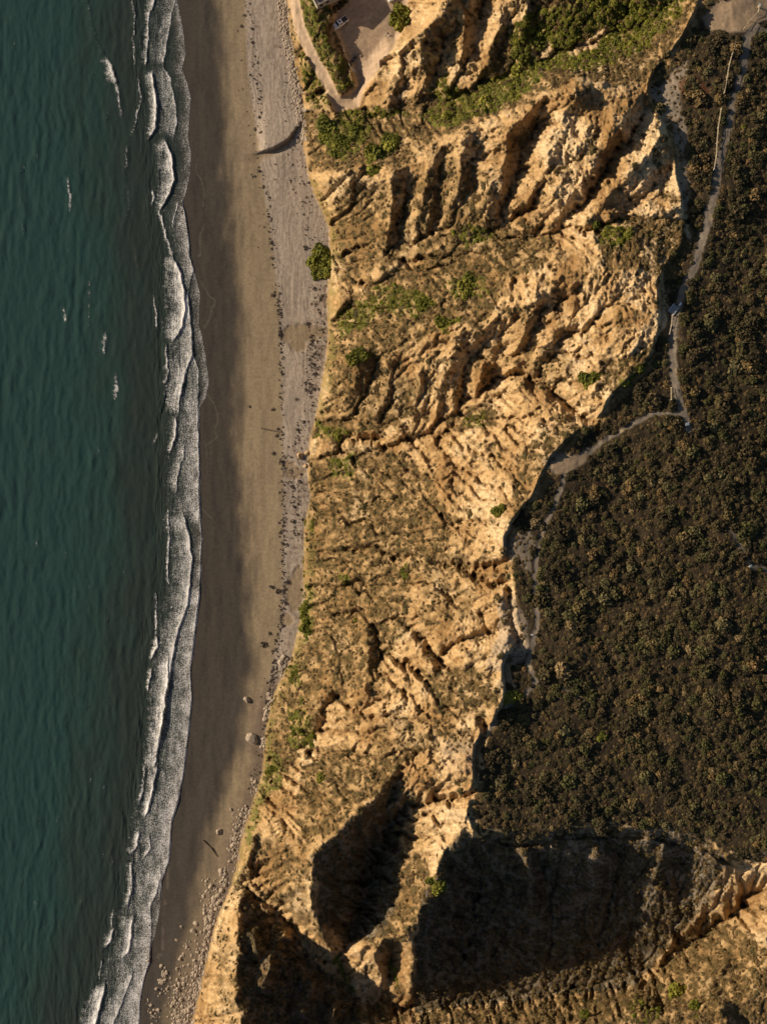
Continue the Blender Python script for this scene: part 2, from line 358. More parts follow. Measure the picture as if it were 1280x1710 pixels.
z = carve(z, 8, 60000, 100, .07, (cliffm*(1-.6*calm)).astype(np.float64))
z = z+rough*(rills(9, 51, 1.8)*.6+fbm(U/6, V/6, 61, 3, .6)*.25)
z = carve(z, 3, 60000, 60, .05, cliffm.astype(np.float64))
z = z+cliffm*(.35+.65*rough)*(fbm(U/3.6, V/3.6, 62, 2)*.16+fbm(U/8, V/8, 63, 2, .5, ridged=True)*.22)
z = np.where(platw > .02, np.minimum(z, zb-.5+8*(1-smooth(.03, .30, platw))), z)
# plateau: nearly flat, hummocky
z = z+plats*(fbm(U/90, V/90, 71, 3)*1.0+fbm(U/9, V/9, 72, 3)*.10)
z = z+(1-cliffm)*(1-plats)*(1-lotf)*inland*fbm(U/18, V/18, 73, 4)*.9
PATH = [[(1290,60,0),(1262,45,0),(1245,60,0),(1240,110,0),(1222,170,0),(1208,240,0),(1200,280,0),(1190,330,0),(1175,390,0),(1160,445,0),(1143,475,0),(1131,510,0),(1122,555,0),(1122,600,0),(1128,650,0),(1140,690,0),(1148,715,0)],
 [(1130,690,0),(1090,690,0),(1050,710,0),(1010,735,0),(985,755,0),(950,775,0),(940,800,0),(925,850,0),(908,880,0),(895,920,0),(893,980,0),(896,1040,0),(888,1075,0),(880,1110,0),(895,1140,0),(870,1165,0),(835,1190,0),(812,1225,0)],
 [(1218,880,0),(1235,915,0),(1252,945,0),(1290,955,0)],[(930,1145,0),(965,1162,0),(985,1175,0)]]
pathm = np.zeros_like(z); PW = [6.5, 3.6, 3.2, 2]
for pl, w in zip(PATH, PW):
    d, _ = line_field(pl, U+wx*.35, V+wy*.35, 40)
    pathm = np.maximum(pathm, smooth(w+2.5, w-2.0, d+fbm(U/9, V/9, 77, 2)*2.5))
lot2 = poly_mask([(1172,30),(1190,8),(1240,-20),(1290,-30),(1290,30),(1262,36),(1240,52),(1180,50)], U+wx*.5, V+wy*.5)
clear = poly_mask([(908,760),(930,755),(965,760),(985,745),(978,770),(955,785),(930,792),(905,775)], U+wx*.5, V+wy*.5)
pathm = np.maximum(pathm, np.maximum(blur(lot2, 2), blur(clear, 2)))
z = z-pathm*plats*.12
# beach below the cliff foot
wat = curve(WATER, V)
bt = np.clip((U-wat)/np.maximum(wbase-wat, 1), 0, 1)
bz = 3.0*bt**1.15
mb = smooth(-1, 5, U-wbase)
z = bz*(1-mb)+np.maximum(z, 2.6)*mb
# ---------------------------------------------------------------- extended grid and world positions
NL = np.arange(120, 320, 4.0); NR = us[-1]+np.cumsum(2*1.08**np.arange(1, 48)); 
u_all = np.concatenate([NL, us, NR])
vt = -60-np.cumsum(2*1.08**np.arange(1, 46))[::-1]; vb = vs[-1]+np.cumsum(2*1.08**np.arange(1, 46))
v_all = np.concatenate([vt, vs, vb])
refl = lambda x, a, b: np.where(x < a, 2*a-x, np.where(x > b, 2*b-x, x))   # outside the traced area the coast simply carries on as its mirror image
v_ref = refl(v_all, vs[0], vs[-1]); u_ref = refl(u_all, -9e9, us[-1])
ci = np.clip(np.round((u_ref-us[0])/ST).astype(int), 0, len(us)-1); ri = np.clip(np.round((v_ref-vs[0])/ST).astype(int), 0, len(vs)-1)
def ext(a): return a[ri][:, ci]
UE, VE = np.meshgrid(u_all, v_all)
VRf = np.repeat(v_ref[:, None], len(u_all), 1); watE = curve(WATER, VRf)
zE = ext(z)
wbE = ext(wbase[:, :1]*np.ones_like(z))
m_ = UE < 320
zE = np.where(m_, np.where(UE > watE, 3*np.clip((UE-watE)/(wbE-watE), 0, 1)**1.15, -(watE-UE)*.012), zE)
zE = np.where((UE >= 320) & (UE < watE), -(watE-UE)*.012, zE)
# beach relief: stream bank, raked sand, cusps
def pw(U_, V_): return curve([(405,-60),(410,0),(412,100),(418,150),(432,240),(438,300),(450,380),(458,440),(466,500),(468,560),(470,640),(472,760),(474,830),(472,900),(472,1000),(466,1060),(456,1100),(449,1150),(440,1220),(425,1300),(405,1380),(380,1450),(350,1520),(330,1600),(310,1700)], V_)
def dryx(V_): return curve([(352,-60),(358,0),(370,150),(375,240),(380,330),(384,430),(396,520),(398,640),(388,720),(398,800),(404,900),(412,1000),(416,1100),(404,1170),(400,1230),(382,1300),(345,1400),(325,1500),(300,1600),(265,1710)], V_)
nb1 = fbm(UE/13, VE/90, 101, 3)
pinkE = smooth(-3, 3, UE-pw(UE, VE)+fbm(UE/7, VE/9, 103, 3)*4)*smooth(1250, 1120, VE)
bank = [(428,256),(440,252),(455,248),(470,240),(482,232),(492,218),(503,202)]
xs_ = [p[0] for p in bank]; ys_ = [p[1] for p in bank]
bl = np.interp(UE, xs_, ys_)
bstep = smooth(1.5, -1.5, VE-bl)*smooth(426, 446, UE)*smooth(150, 235, VE)*(UE < 512)
washm = smooth(0, 3, VE-bl)*smooth(22, 6, VE-bl+(UE-440)*.12)*smooth(395, 440, UE)*(UE < 506)
wash2 = 0*UE
for (a_, b_, c_, d_) in [(505,556,34,16),(498,574,14,14),(525,555,22,10),(482,560,14,12),(492,990,16,30),(500,960,10,14),(478,1035,12,10),(492,790,16,10),(480,775,14,6)]:
    wash2 = np.maximum(wash2, smooth(1.25, .75, np.sqrt(((UE-a_)/c_)**2+((VE-b_)/d_)**2)+fbm(UE/8, VE/8, 107, 2)*.3))
trk = fbm(UE/1.9+fbm(UE/40, VE/60, 111, 2)*5, VE/110, 112, 3)
bmask = ((UE < wbE+1)).astype(np.float32)
cusp = fbm(UE/30, VE/70, 113, 3)
zE = zE+bmask*smooth(0, 30, UE-watE)*(cusp*.16+bstep*1.3-washm*.35-wash2*pinkE*.25+trk*pinkE*.05+fbm(UE/5, VE/5, 114, 2)*.05*pinkE)
def wpos(u, v, zz):
    k = (1-zz/HC)*S
    return (u-CU)*k, (CV-v)*k, zz
XE, YE, _ = wpos(UE, VE, zE)
def zat(u, v):
    j = np.interp(u, u_all, np.arange(len(u_all))); i = np.interp(v, v_all, np.arange(len(v_all)))
    j0 = np.minimum(np.floor(j).astype(int), len(u_all)-2); i0 = np.minimum(np.floor(i).astype(int), len(v_all)-2)
    fx = j-j0; fy = i-i0
    return zE[i0, j0]*(1-fx)*(1-fy)+zE[i0, j0+1]*fx*(1-fy)+zE[i0+1, j0]*(1-fx)*fy+zE[i0+1, j0+1]*fx*fy
def P(u, v, dz=0.0):
    """world point on the ground below plan position (u, v)"""
    zz = float(zat(np.array([float(u)]), np.array([float(v)]))[0]); x, y, _ = wpos(u, v, zz); return Vector((x, y, zz+dz))
def PP(u, v):
    zz = zat(u, v); x, y, _ = wpos(u, v, zz); return np.stack([x, y, zz], 1)

# ---------------------------------------------------------------- ground colours (linear albedo); alpha = fine roughness of the surface
def mixc(c, col, m): return c*(1-m[..., None])+np.array(col, np.float32)*m[..., None]
n1 = fbm(U/70, V/70, 121, 4); n2 = fbm(U/12, V/12, 122, 4, .6); n3 = fbm(U/4, V/4, 123, 2)
strata = fbm(z/2.2+fbm(U/50, V/50, 125, 2)*1.2, z*0+.5, 126, 3)
gyz, gxz = np.gradient(z); slope = np.sqrt(gxz**2+gyz**2)/ST
C = np.zeros(U.shape+(3,), np.float32)+np.array((.54, .375, .195), np.float32)
C = mixc(C, (.32, .195, .085), smooth(-.12, .4, n1+strata*.35+n2*.25))
C = mixc(C, (.70, .54, .34), smooth(.1, .5, -n1+strata*.4+n3*.3+.25*smooth(50, 68, z))*.85)
C = mixc(C, (.36, .19, .10), smooth(.35, .6, fbm(U/45, V/45, 127, 3))*smooth(60, 68, z)*.6)
# darker brown in the hollows
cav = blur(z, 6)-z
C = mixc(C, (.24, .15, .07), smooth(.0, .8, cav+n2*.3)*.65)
C = C*(1+.30*np.clip(fbm(U/3, V/3, 128, 2)+.5*n3, -1, 1))[..., None]
low = smooth(220, 20, U-wbase)*.26-.06*smooth(55, 66, z)
# scrub patches also cling to broken rock everywhere
spot = smooth(.13, .38, fbm(U/16, V/16, 131, 4, .6)+fbm(U/60, V/60, 132, 2)*.45+.08+low+.35*smooth(.25, .6, platw)*(z > 55))*cliffm*smooth(.62, .3, slope)
spot = np.maximum(spot, smooth(.1, .35, fbm(U/9, V/9, 133, 3)-.12+cav*.25)*cliffm*.6)
scr = np.clip(scrub*(.35+1.15*smooth(-.45, .30, n2+n3*.35+fbm(U/28, V/28, 134, 3)*.5)), 0, 1)
veg = np.clip(np.maximum(scr, spot*.8), 0, 1)
vc = mixc(np.zeros_like(C)+np.array((.135, .088, .038), np.float32), (.065, .052, .023), smooth(-.2, .5, n2))
vc = mixc(vc, (.22, .15, .07), smooth(.2, .6, n3)*.5)
vc = mixc(vc, (.036, .033, .025), canyon_shade*.9)  # canyon and bowl shade painted in as near-black scrub
veg = np.maximum(veg, canyon_shade*.88)  # painted shade covers most of the ground there
GREEN = [
 ([(530,205),(600,190),(620,215),(600,250),(570,270),(540,250)], .8), ([(560,188),(640,178),(690,190),(600,200)], .7),
 ([(700,195),(760,150),(840,125),(900,105),(905,130),(870,165),(800,195),(730,215)], 1), ([(850,60),(880,15),(930,10),(1000,-10),(1060,10),(1110,30),(1085,75),(1020,110),(960,118),(900,118),(860,100)], 1),
 ([(1040,-80),(1150,-80),(1140,20),(1110,60),(1060,40)], .7), ([(720,150),(740,120),(770,150),(740,180)], .7),
 ([(484,-80),(548,-80),(545,60),(590,140),(560,150),(520,95),(500,60)], .45), ([(508,60),(535,110),(552,160),(545,185),(520,180),(500,110)], .5),
 ([(590,510),(640,470),(680,480),(720,500),(700,530),(640,520),(600,540)], .45), ([(740,470),(800,460),(815,490),(760,500)], .45),
 ([(560,520),(600,500),(640,505),(620,540),(570,560)], .7),([(650,500),(700,485),(730,505),(690,530)], .7),([(750,380),(800,370),(830,390),(780,415)], .6),([(990,370),(1060,380),(1040,420),(1000,410)], .35),([(530,700),(580,720),(560,735),(525,730)], .5),([(780,690),(810,690),(805,712),(775,710)], .6),([(500,1160),(520,1200),(505,1260),(480,1240)], .6),([(1020,640),(1070,600),(1100,620),(1050,660)], .35),([(560,945),(585,960),(570,985)], .5),
 ([(505,980),(520,985),(524,1040),(515,1075),(500,1050)], .9), ([(478,1115),(500,1110),(505,1140),(485,1150)], .9), ([(442,1240),(470,1265),(470,1310),(440,1330),(430,1380),(410,1430),(405,1380),(428,1320)], .8),
 ([(475,1180),(520,1200),(525,1250),(510,1255)], .4), ([(555,1590),(575,1620),(595,1660),(580,1660)], .8), ([(645,1600),(662,1620),(668,1650),(655,1640)], .8), ([(545,770),(585,760),(590,800),(555,800)], .6),
 ([(505,880),(512,930),(505,1000),(512,860)], .7), ([(1040,1690),(1060,1660),(1110,1680),(1090,1720)], .3),
]
grn = np.zeros(U.shape, np.float32)
for pl, w in GREEN: grn = np.maximum(grn, soft_poly(pl, .8, 2)*w)
gm = np.clip(grn*(.55+.9*smooth(-.3, .25, n2+n3*.3)), 0, 1)
vc = mixc(vc, (.085, .090, .018), smooth(.05, .6, gm)); veg = np.maximum(veg, gm)
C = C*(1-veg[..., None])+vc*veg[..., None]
oc = np.maximum(soft_poly([(945,88),(985,60),(1012,38),(1018,58),(995,78),(962,92)], .6, 2), soft_poly([(882,92),(905,68),(928,88),(905,98)], .6, 2))
oc = np.maximum(oc, soft_poly([(560,10),(552,60),(566,100),(556,60)], .4, 2)*.6)
veg = veg*(1-oc); C = mixc(C, (.60, .44, .26), oc*.9)
# yellow-green soft slope along the beach foot
foot = smooth(28, 4, U-wbase)*smooth(-.2, .3, n2+.1)*((V > 300) & (V < 700) | (V > 850) & (V < 1480))
C = mixc(C, (.17, .15, .05), foot*.7)
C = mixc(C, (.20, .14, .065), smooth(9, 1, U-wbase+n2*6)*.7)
rock_b = 1-.45*veg
rk = np.maximum(np.maximum(soft_poly([(900,1390),(990,1385),(1010,1440),(990,1500),(1000,1560),(960,1500)]), soft_poly([(1110,1350),(1170,1400),(1215,1430),(1230,1500),(1180,1540),(1130,1500),(1110,1440)])), soft_poly([(1040,1380),(1100,1370),(1110,1410),(1050,1420)]))
C = mixc(C, (.26, .22, .175), rk*smooth(-.05, .3, n2+n3*.6)*.75)
C = mixc(C, (.26, .22, .17), canyon_shade*smooth(.5, .62, fbm(U/34, V/26, 136, 4, ridged=True))*.45)
# grey clay fan and rubble near the northern rim, bleached rills elsewhere
GREY = [([(1085,150),(1105,140),(1130,112),(1150,100),(1145,130),(1136,170),(1146,230),(1140,262),(1128,240),(1120,200),(1092,170)], .9), ([(1128,260),(1146,270),(1150,350),(1138,350)], .7),
 ([(838,905),(862,890),(885,880),(893,905),(880,960),(868,930),(850,940)], .7), ([(832,1010),(850,990),(880,1040),(885,1090),(850,1110),(815,1090),(830,1060)], .75), ([(815,1085),(840,1090),(850,1120),(810,1120)], .6),
 ([(740,1240),(800,1235),(790,1290),(740,1290)], .35), ([(1085,395),(1110,455),(1060,460)], .2)]
gy_ = np.zeros(U.shape, np.float32)
for pl, w in GREY: gy_ = np.maximum(gy_, soft_poly(pl, .4, 2)*w)
# plateau soil under the chaparral
ps = mixc(np.zeros_like(C)+np.array((.050, .036, .022), np.float32), (.028, .023, .015), smooth(-.3, .4, n2))
ps = mixc(ps, (.13, .095, .06), smooth(.25, .6, fbm(U/35, V/35, 141, 4))*.75)
rim_lit = smooth(.66, .5, platw+fbm(U/16, V/16, 144, 3)*.12)
ps = mixc(ps, (.20, .13, .06), rim_lit*.85)  # sunlit golden strip along the rim, painted into the soil colour
pm = plats[..., None]; edge = smooth(.5, 1.0, plats)*smooth(0, 1, 1-0*plats)
C = C*(1-edge[..., None])+ps*edge[..., None]
C = mixc(C, (.27, .225, .18), gy_*(1-.35*smooth(.1, .4, fbm(U/5, V/9, 129, 3))))
redd = poly_mask([(1132,135),(1160,125),(1182,150),(1172,178),(1140,172)], U+wx*.4, V+wy*.4)
C = mixc(C, (.11, .045, .022), blur(redd, 3)*.85)
C = mixc(C, (.185, .158, .132), pathm*plats*.95+pathm*(1-plats)*.5)
C = mixc(C, (.32, .25, .16), smooth(.3, .9, pathm)*smooth(.2, .5, fbm(U/25, V/25, 143, 2))*plats*.6)
C = mixc(C, (.27, .20, .135), np.maximum(blur(lot2, 2), blur(clear, 2))*.8)
# low dirt road and lot
lotc = mixc(np.zeros_like(C)+np.array((.34, .255, .185), np.float32), (.42, .32, .23), smooth(-.2, .5, fbm((U+V)/9, (U-V)/40, 151, 3)))
lotc = mixc(lotc, (.20, .16, .13), smooth(.2, .6, fbm(U/24, V/24, 152, 3))*.6)
lr = smooth(.25, .75, lotf)
C = C*(1-lr[..., None])+lotc*lr[..., None]
A_ = (rock_b*cliffm+.35*(1-cliffm)).astype(np.float32)*(1-.85*lr)*(1-.6*gy_)
CE = ext(C); AE = ext(A_)
# beach colours
dE = UE-dryx(VE)+fbm(UE/22, VE/60, 161, 4)*20
wet = np.zeros(UE.shape+(3,), np.float32)+np.array((.064, .056, .050), np.float32)
wet = mixc(wet, (.050, .045, .042), smooth(-.1, .5, nb1))
bc = mixc(wet, (.15, .122, .090), smooth(-14, 12, dE))
bc = mixc(bc, (.275, .22, .152), smooth(2, 30, dE+fbm(UE/12, VE/140, 162, 3)*16)*smooth(1750, 1250, VE))
bc = mixc(bc, (.22, .172, .115), smooth(.1, .5, fbm(UE/9, VE/120, 163, 3))*smooth(0, 20, dE)*.6)
pk = mixc(np.zeros_like(bc)+np.array((.36, .305, .26), np.float32), (.24, .20, .17), smooth(-.05, .3, trk)*.9)
pk = mixc(pk, (.44, .385, .33), smooth(.1, .45, -trk)*.5)
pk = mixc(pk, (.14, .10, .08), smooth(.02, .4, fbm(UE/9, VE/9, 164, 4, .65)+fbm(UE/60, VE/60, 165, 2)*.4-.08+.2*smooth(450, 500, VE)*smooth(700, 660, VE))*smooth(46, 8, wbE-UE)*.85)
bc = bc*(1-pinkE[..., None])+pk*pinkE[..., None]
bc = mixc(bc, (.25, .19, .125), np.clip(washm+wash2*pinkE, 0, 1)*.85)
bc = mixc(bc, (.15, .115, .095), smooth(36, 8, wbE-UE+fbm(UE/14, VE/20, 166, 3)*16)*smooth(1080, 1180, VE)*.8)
for pl in ([(333,470),(345,482),(358,502),(352,525),(342,548)], [(346,660),(355,672),(361,690),(362,730),(345,745)], [(334,845),(345,856),(358,866)], [(340,735),(344,755),(341,765)], [(330,265),(328,290),(337,325),(338,345)], [(340,375),(334,395),(332,428)], [(283,1440),(280,1470),(272,1530)], [(272,1540),(268,1580),(262,1600)]):
    m0 = (VE > min(p[1] for p in pl)-8) & (VE < max(p[1] for p in pl)+8) & (UE < 380) & (UE > 240)
    dmin = np.full(m0.sum(), 99.)
    for a_, b_ in zip(pl[:-1], pl[1:]): dmin = np.minimum(dmin, seg_dist(a_, b_, UE[m0]+nb1[m0]*4+cusp[m0]*9, VE[m0])[0])
    w_ = np.zeros(UE.shape); w_[m0] = smooth(1.3, .2, dmin)*.22; bc = mixc(bc, (.30, .26, .22), w_)
isb = UE < wbE
soft = smooth(-2.5, 2.0, UE-wbE+fbm(UE/6, VE/6, 167, 3)*5)
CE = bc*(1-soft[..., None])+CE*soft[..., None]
AE = np.where(isb, .05+.12*pinkE, AE)

# ---------------------------------------------------------------- materials
def nt(name):
    m = bpy.data.materials.new(name); m.use_nodes = True; t = m.node_tree; t.nodes.clear()
    out = t.nodes.new('ShaderNodeOutputMaterial'); b = t.nodes.new('ShaderNodeBsdfPrincipled')
    t.links.new(b.outputs[0], out.inputs[0]); return m, t, b
def N(t, kind, **kw):
    n = t.nodes.new('ShaderNode'+kind)
    for k, v in kw.items():
        if k in n.inputs: n.inputs[k].default_value = v
        else: setattr(n, k, v)
    return n
def ground_mat(name, rough=.95, bump=1.7):
    m, t, b = nt(name); L = t.links.new
    at = N(t, 'Attribute', attribute_name='Col'); geo = N(t, 'NewGeometry')
    nz = N(t, 'TexNoise', Scale=1.1, Detail=6.0, Roughness=.65); L(geo.outputs['Position'], nz.inputs['Vector'])
    n2_ = N(t, 'TexNoise', Scale=4.5, Detail=3.0); L(geo.outputs['Position'], n2_.inputs['Vector'])
    mr = N(t, 'MapRange'); L(nz.outputs['Fac'], mr.inputs[0]); mr.inputs[1].default_value = .3; mr.inputs[2].default_value = .7; mr.inputs[3].default_value = .80; mr.inputs[4].default_value = 1.2
    mx = N(t, 'VectorMath', operation='SCALE'); L(at.outputs['Color'], mx.inputs[0]); L(mr.outputs[0], mx.inputs['Scale'])
    L(mx.outputs[0], b.inputs['Base Color']); b.inputs['Roughness'].default_value = rough; b.inputs['Specular IOR Level'].default_value = .15
    ad = N(t, 'Math', operation='ADD'); L(nz.outputs['Fac'], ad.inputs[0])
    ml = N(t, 'Math', operation='MULTIPLY'); L(n2_.outputs['Fac'], ml.inputs[0]); ml.inputs[1].default_value = .35; L(ml.outputs[0], ad.inputs[1])
    bp = N(t, 'Bump'); bp.inputs['Distance'].default_value = .55*bump; L(ad.outputs[0], bp.inputs['Height']); L(at.outputs['Alpha'], bp.inputs['Strength'])
    L(bp.outputs[0], b.inputs['Normal']); return m
def flat(name, col, rough=.7, metal=0.0, var=.12, scale=3.0):
    m, t, b = nt(name); L = t.links.new
    tc = N(t, 'TexCoord'); nz = N(t, 'TexNoise', Scale=scale, Detail=4.0); L(tc.outputs['Object'], nz.inputs['Vector'])
    mr = N(t, 'MapRange'); L(nz.outputs['Fac'], mr.inputs[0]); mr.inputs[1].default_value = .3; mr.inputs[2].default_value = .7; mr.inputs[3].default_value = 1-var; mr.inputs[4].default_value = 1+var
    rg = N(t, 'RGB'); rg.outputs[0].default_value = (*col, 1)
    mx = N(t, 'VectorMath', operation='SCALE'); L(rg.outputs[0], mx.inputs[0]); L(mr.outputs[0], mx.inputs['Scale']); L(mx.outputs[0], b.inputs['Base Color'])
    b.inputs['Roughness'].default_value = rough; b.inputs['Metallic'].default_value = metal; return m
def leafmat(name, ramp, var=.5):
    """foliage: hue picked per plant, lightness per leaf clump"""
    m, t, b = nt(name); L = t.links.new
    oi = N(t, 'ObjectInfo'); cr = N(t, 'ValToRGB'); L(oi.outputs['Random'], cr.inputs[0])
    el = cr.color_ramp.elements
    while len(el) < len(ramp): el.new(.5)
    for i, (p, c) in enumerate(ramp): el[i].position = p; el[i].color = (*c, 1)
    tc = N(t, 'TexCoord'); nz = N(t, 'TexNoise', Scale=3.0, Detail=3.0); L(tc.outputs['Object'], nz.inputs['Vector'])
    mr = N(t, 'MapRange'); L(nz.outputs['Fac'], mr.inputs[0]); mr.inputs[1].default_value = .3; mr.inputs[2].default_value = .7; mr.inputs[3].default_value = 1-var; mr.inputs[4].default_value = 1+var
    mx = N(t, 'VectorMath', operation='SCALE'); L(cr.outputs[0], mx.inputs[0]); L(mr.outputs[0], mx.inputs['Scale']); L(mx.outputs[0], b.inputs['Base Color'])
    b.inputs['Roughness'].default_value = .8; b.inputs['Specular IOR Level'].default_value = .2; return m
M = {}
M['ground'] = ground_mat('weathered_ground'); M['sand'] = ground_mat('sand', .9, .3)
M['chap'] = leafmat('chaparral_leaves', [(0, (.034, .028, .015)), (.3, (.055, .046, .022)), (.6, (.075, .055, .028)), (.85, (.065, .065, .022)), (1, (.12, .105, .05))])
M['green'] = leafmat('green_leaves', [(0, (.08, .09, .015)), (.5, (.14, .148, .02)), (1, (.21, .20, .032))], .45)
M['dry'] = leafmat('dry_scrub', [(0, (.12, .08, .035)), (.4, (.17, .115, .05)), (.8, (.10, .085, .035)), (1, (.22, .16, .08))])
M['rock'] = flat('boulder_stone', (.33, .275, .22), .9, 0, .3, 1.5); M['rockt'] = flat('sandstone_block', (.42, .30, .17), .9, 0, .3, 1.5)
M['kelp'] = flat('dried_kelp', (.045, .032, .024), .8); M['wood'] = flat('driftwood', (.16, .12, .085), .85)
M['paint'] = flat('white_paint', (.80, .81, .83), .3, 0, .03); M['glass'] = flat('dark_glass', (.02, .025, .03), .08, 0, .05); M['tyre'] = flat('tyre_rubber', (.02, .02, .02), .8)
M['metal'] = flat('grey_metal', (.45, .45, .46), .4, .6, .05); M['rail'] = flat('weathered_rail', (.55, .47, .34), .8); M['roof'] = flat('gravel_roof', (.22, .21, .21), .9, 0, .2, 2)
M['wall'] = flat('grey_wall', (.38, .36, .33), .85); M['dark'] = flat('dark_plastic', (.03, .03, .035), .6); M['white'] = flat('white_board', (.8, .82, .85), .5, 0, .03); M['concrete'] = flat('concrete', (.36, .33, .30), .9)

# ---------------------------------------------------------------- object helpers
COL = scene.collection
def tag(o, label=None, cat=None, group=None, kind=None):
    if label: o['label'] = label
    if cat: o['category'] = cat
    if group: o['group'] = group
    if kind: o['kind'] = kind
    return o
def grid_mesh(name, X, Y, Z, cellmask, col, mat, smoothed=True):
    H, W = X.shape; idx = np.arange(H*W).reshape(H, W)
    cm = cellmask
    q = np.stack([idx[:-1, :-1][cm], idx[1:, :-1][cm], idx[1:, 1:][cm], idx[:-1, 1:][cm]], 1)
    used, inv = np.unique(q.ravel(), return_inverse=True)
    co = np.stack([X.ravel()[used], Y.ravel()[used], Z.ravel()[used]], 1).astype(np.float32)
    me = bpy.data.meshes.new(name); me.vertices.add(len(co)); me.vertices.foreach_set('co', co.ravel())
    nq = len(q); me.loops.add(nq*4); me.loops.foreach_set('vertex_index', inv.astype(np.int32).ravel())
    me.polygons.add(nq); me.polygons.foreach_set('loop_start', np.arange(0, nq*4, 4, dtype=np.int32)); me.polygons.foreach_set('loop_total', np.full(nq, 4, np.int32))
    me.polygons.foreach_set('use_smooth', np.full(nq, smoothed)); me.update(calc_edges=True)
    if col is not None:
        a = me.color_attributes.new('Col', 'FLOAT_COLOR', 'POINT'); a.data.foreach_set('color', col.reshape(-1, 4)[used].astype(np.float32).ravel())
    me.materials.append(mat); o = bpy.data.objects.new(name, me); COL.objects.link(o); return o
def mesh_obj(name, verts, faces, mat, parent=None, smoothed=False):
    me = bpy.data.meshes.new(name); me.from_pydata([tuple(v) for v in verts], [], faces); me.update()
    if smoothed: me.polygons.foreach_set('use_smooth', [True]*len(me.polygons))
    me.materials.append(mat); o = bpy.data.objects.new(name, me); COL.objects.link(o)
    if parent: o.parent = parent
    return o
def empty(name, loc, rz=0, **kw):
    o = bpy.data.objects.new(name, None); o.location = loc; o.rotation_euler = (0, 0, rz); o.empty_display_size = .3; COL.objects.link(o)
    return tag(o, **kw)

RGBA = np.concatenate([CE, AE[..., None]], 2)
cc = lambda a: (a[:-1, :-1]+a[1:, 1:])*.5
lotE = ext(lr); platE = ext(plats); pathE = ext(pathm*(plats > .5)); rdE = ext((rd < 9.5).astype(np.float32))
k_beach = cc((UE < wbE+.8).astype(np.float32)) > .5
under = cc(UE) < cc(watE)-60
k_beach_v = k_beach & ~under
k_lot = ~k_beach & (cc(lotE) > .5); k_road = k_lot & (cc(rdE) > .5); k_lot &= ~k_road
k_path = ~k_beach & ~k_lot & ~k_road & (cc(pathE) > .5)
k_plat = ~k_beach & ~k_lot & ~k_road & ~k_path & (cc(platE) > .5)
k_cliff = ~(k_beach | k_lot | k_road | k_path | k_plat)
for nm, kk, mt in [('beach', k_beach_v, 'sand'), ('parking_lot', k_lot, 'sand'), ('dirt_road', k_road, 'sand'), ('footpath', k_path, 'sand'), ('plateau', k_plat, 'ground'), ('sandstone_cliffs', k_cliff, 'ground')]:
    tag(grid_mesh(nm, XE, YE, zE, kk, RGBA, M[mt]), kind='structure')

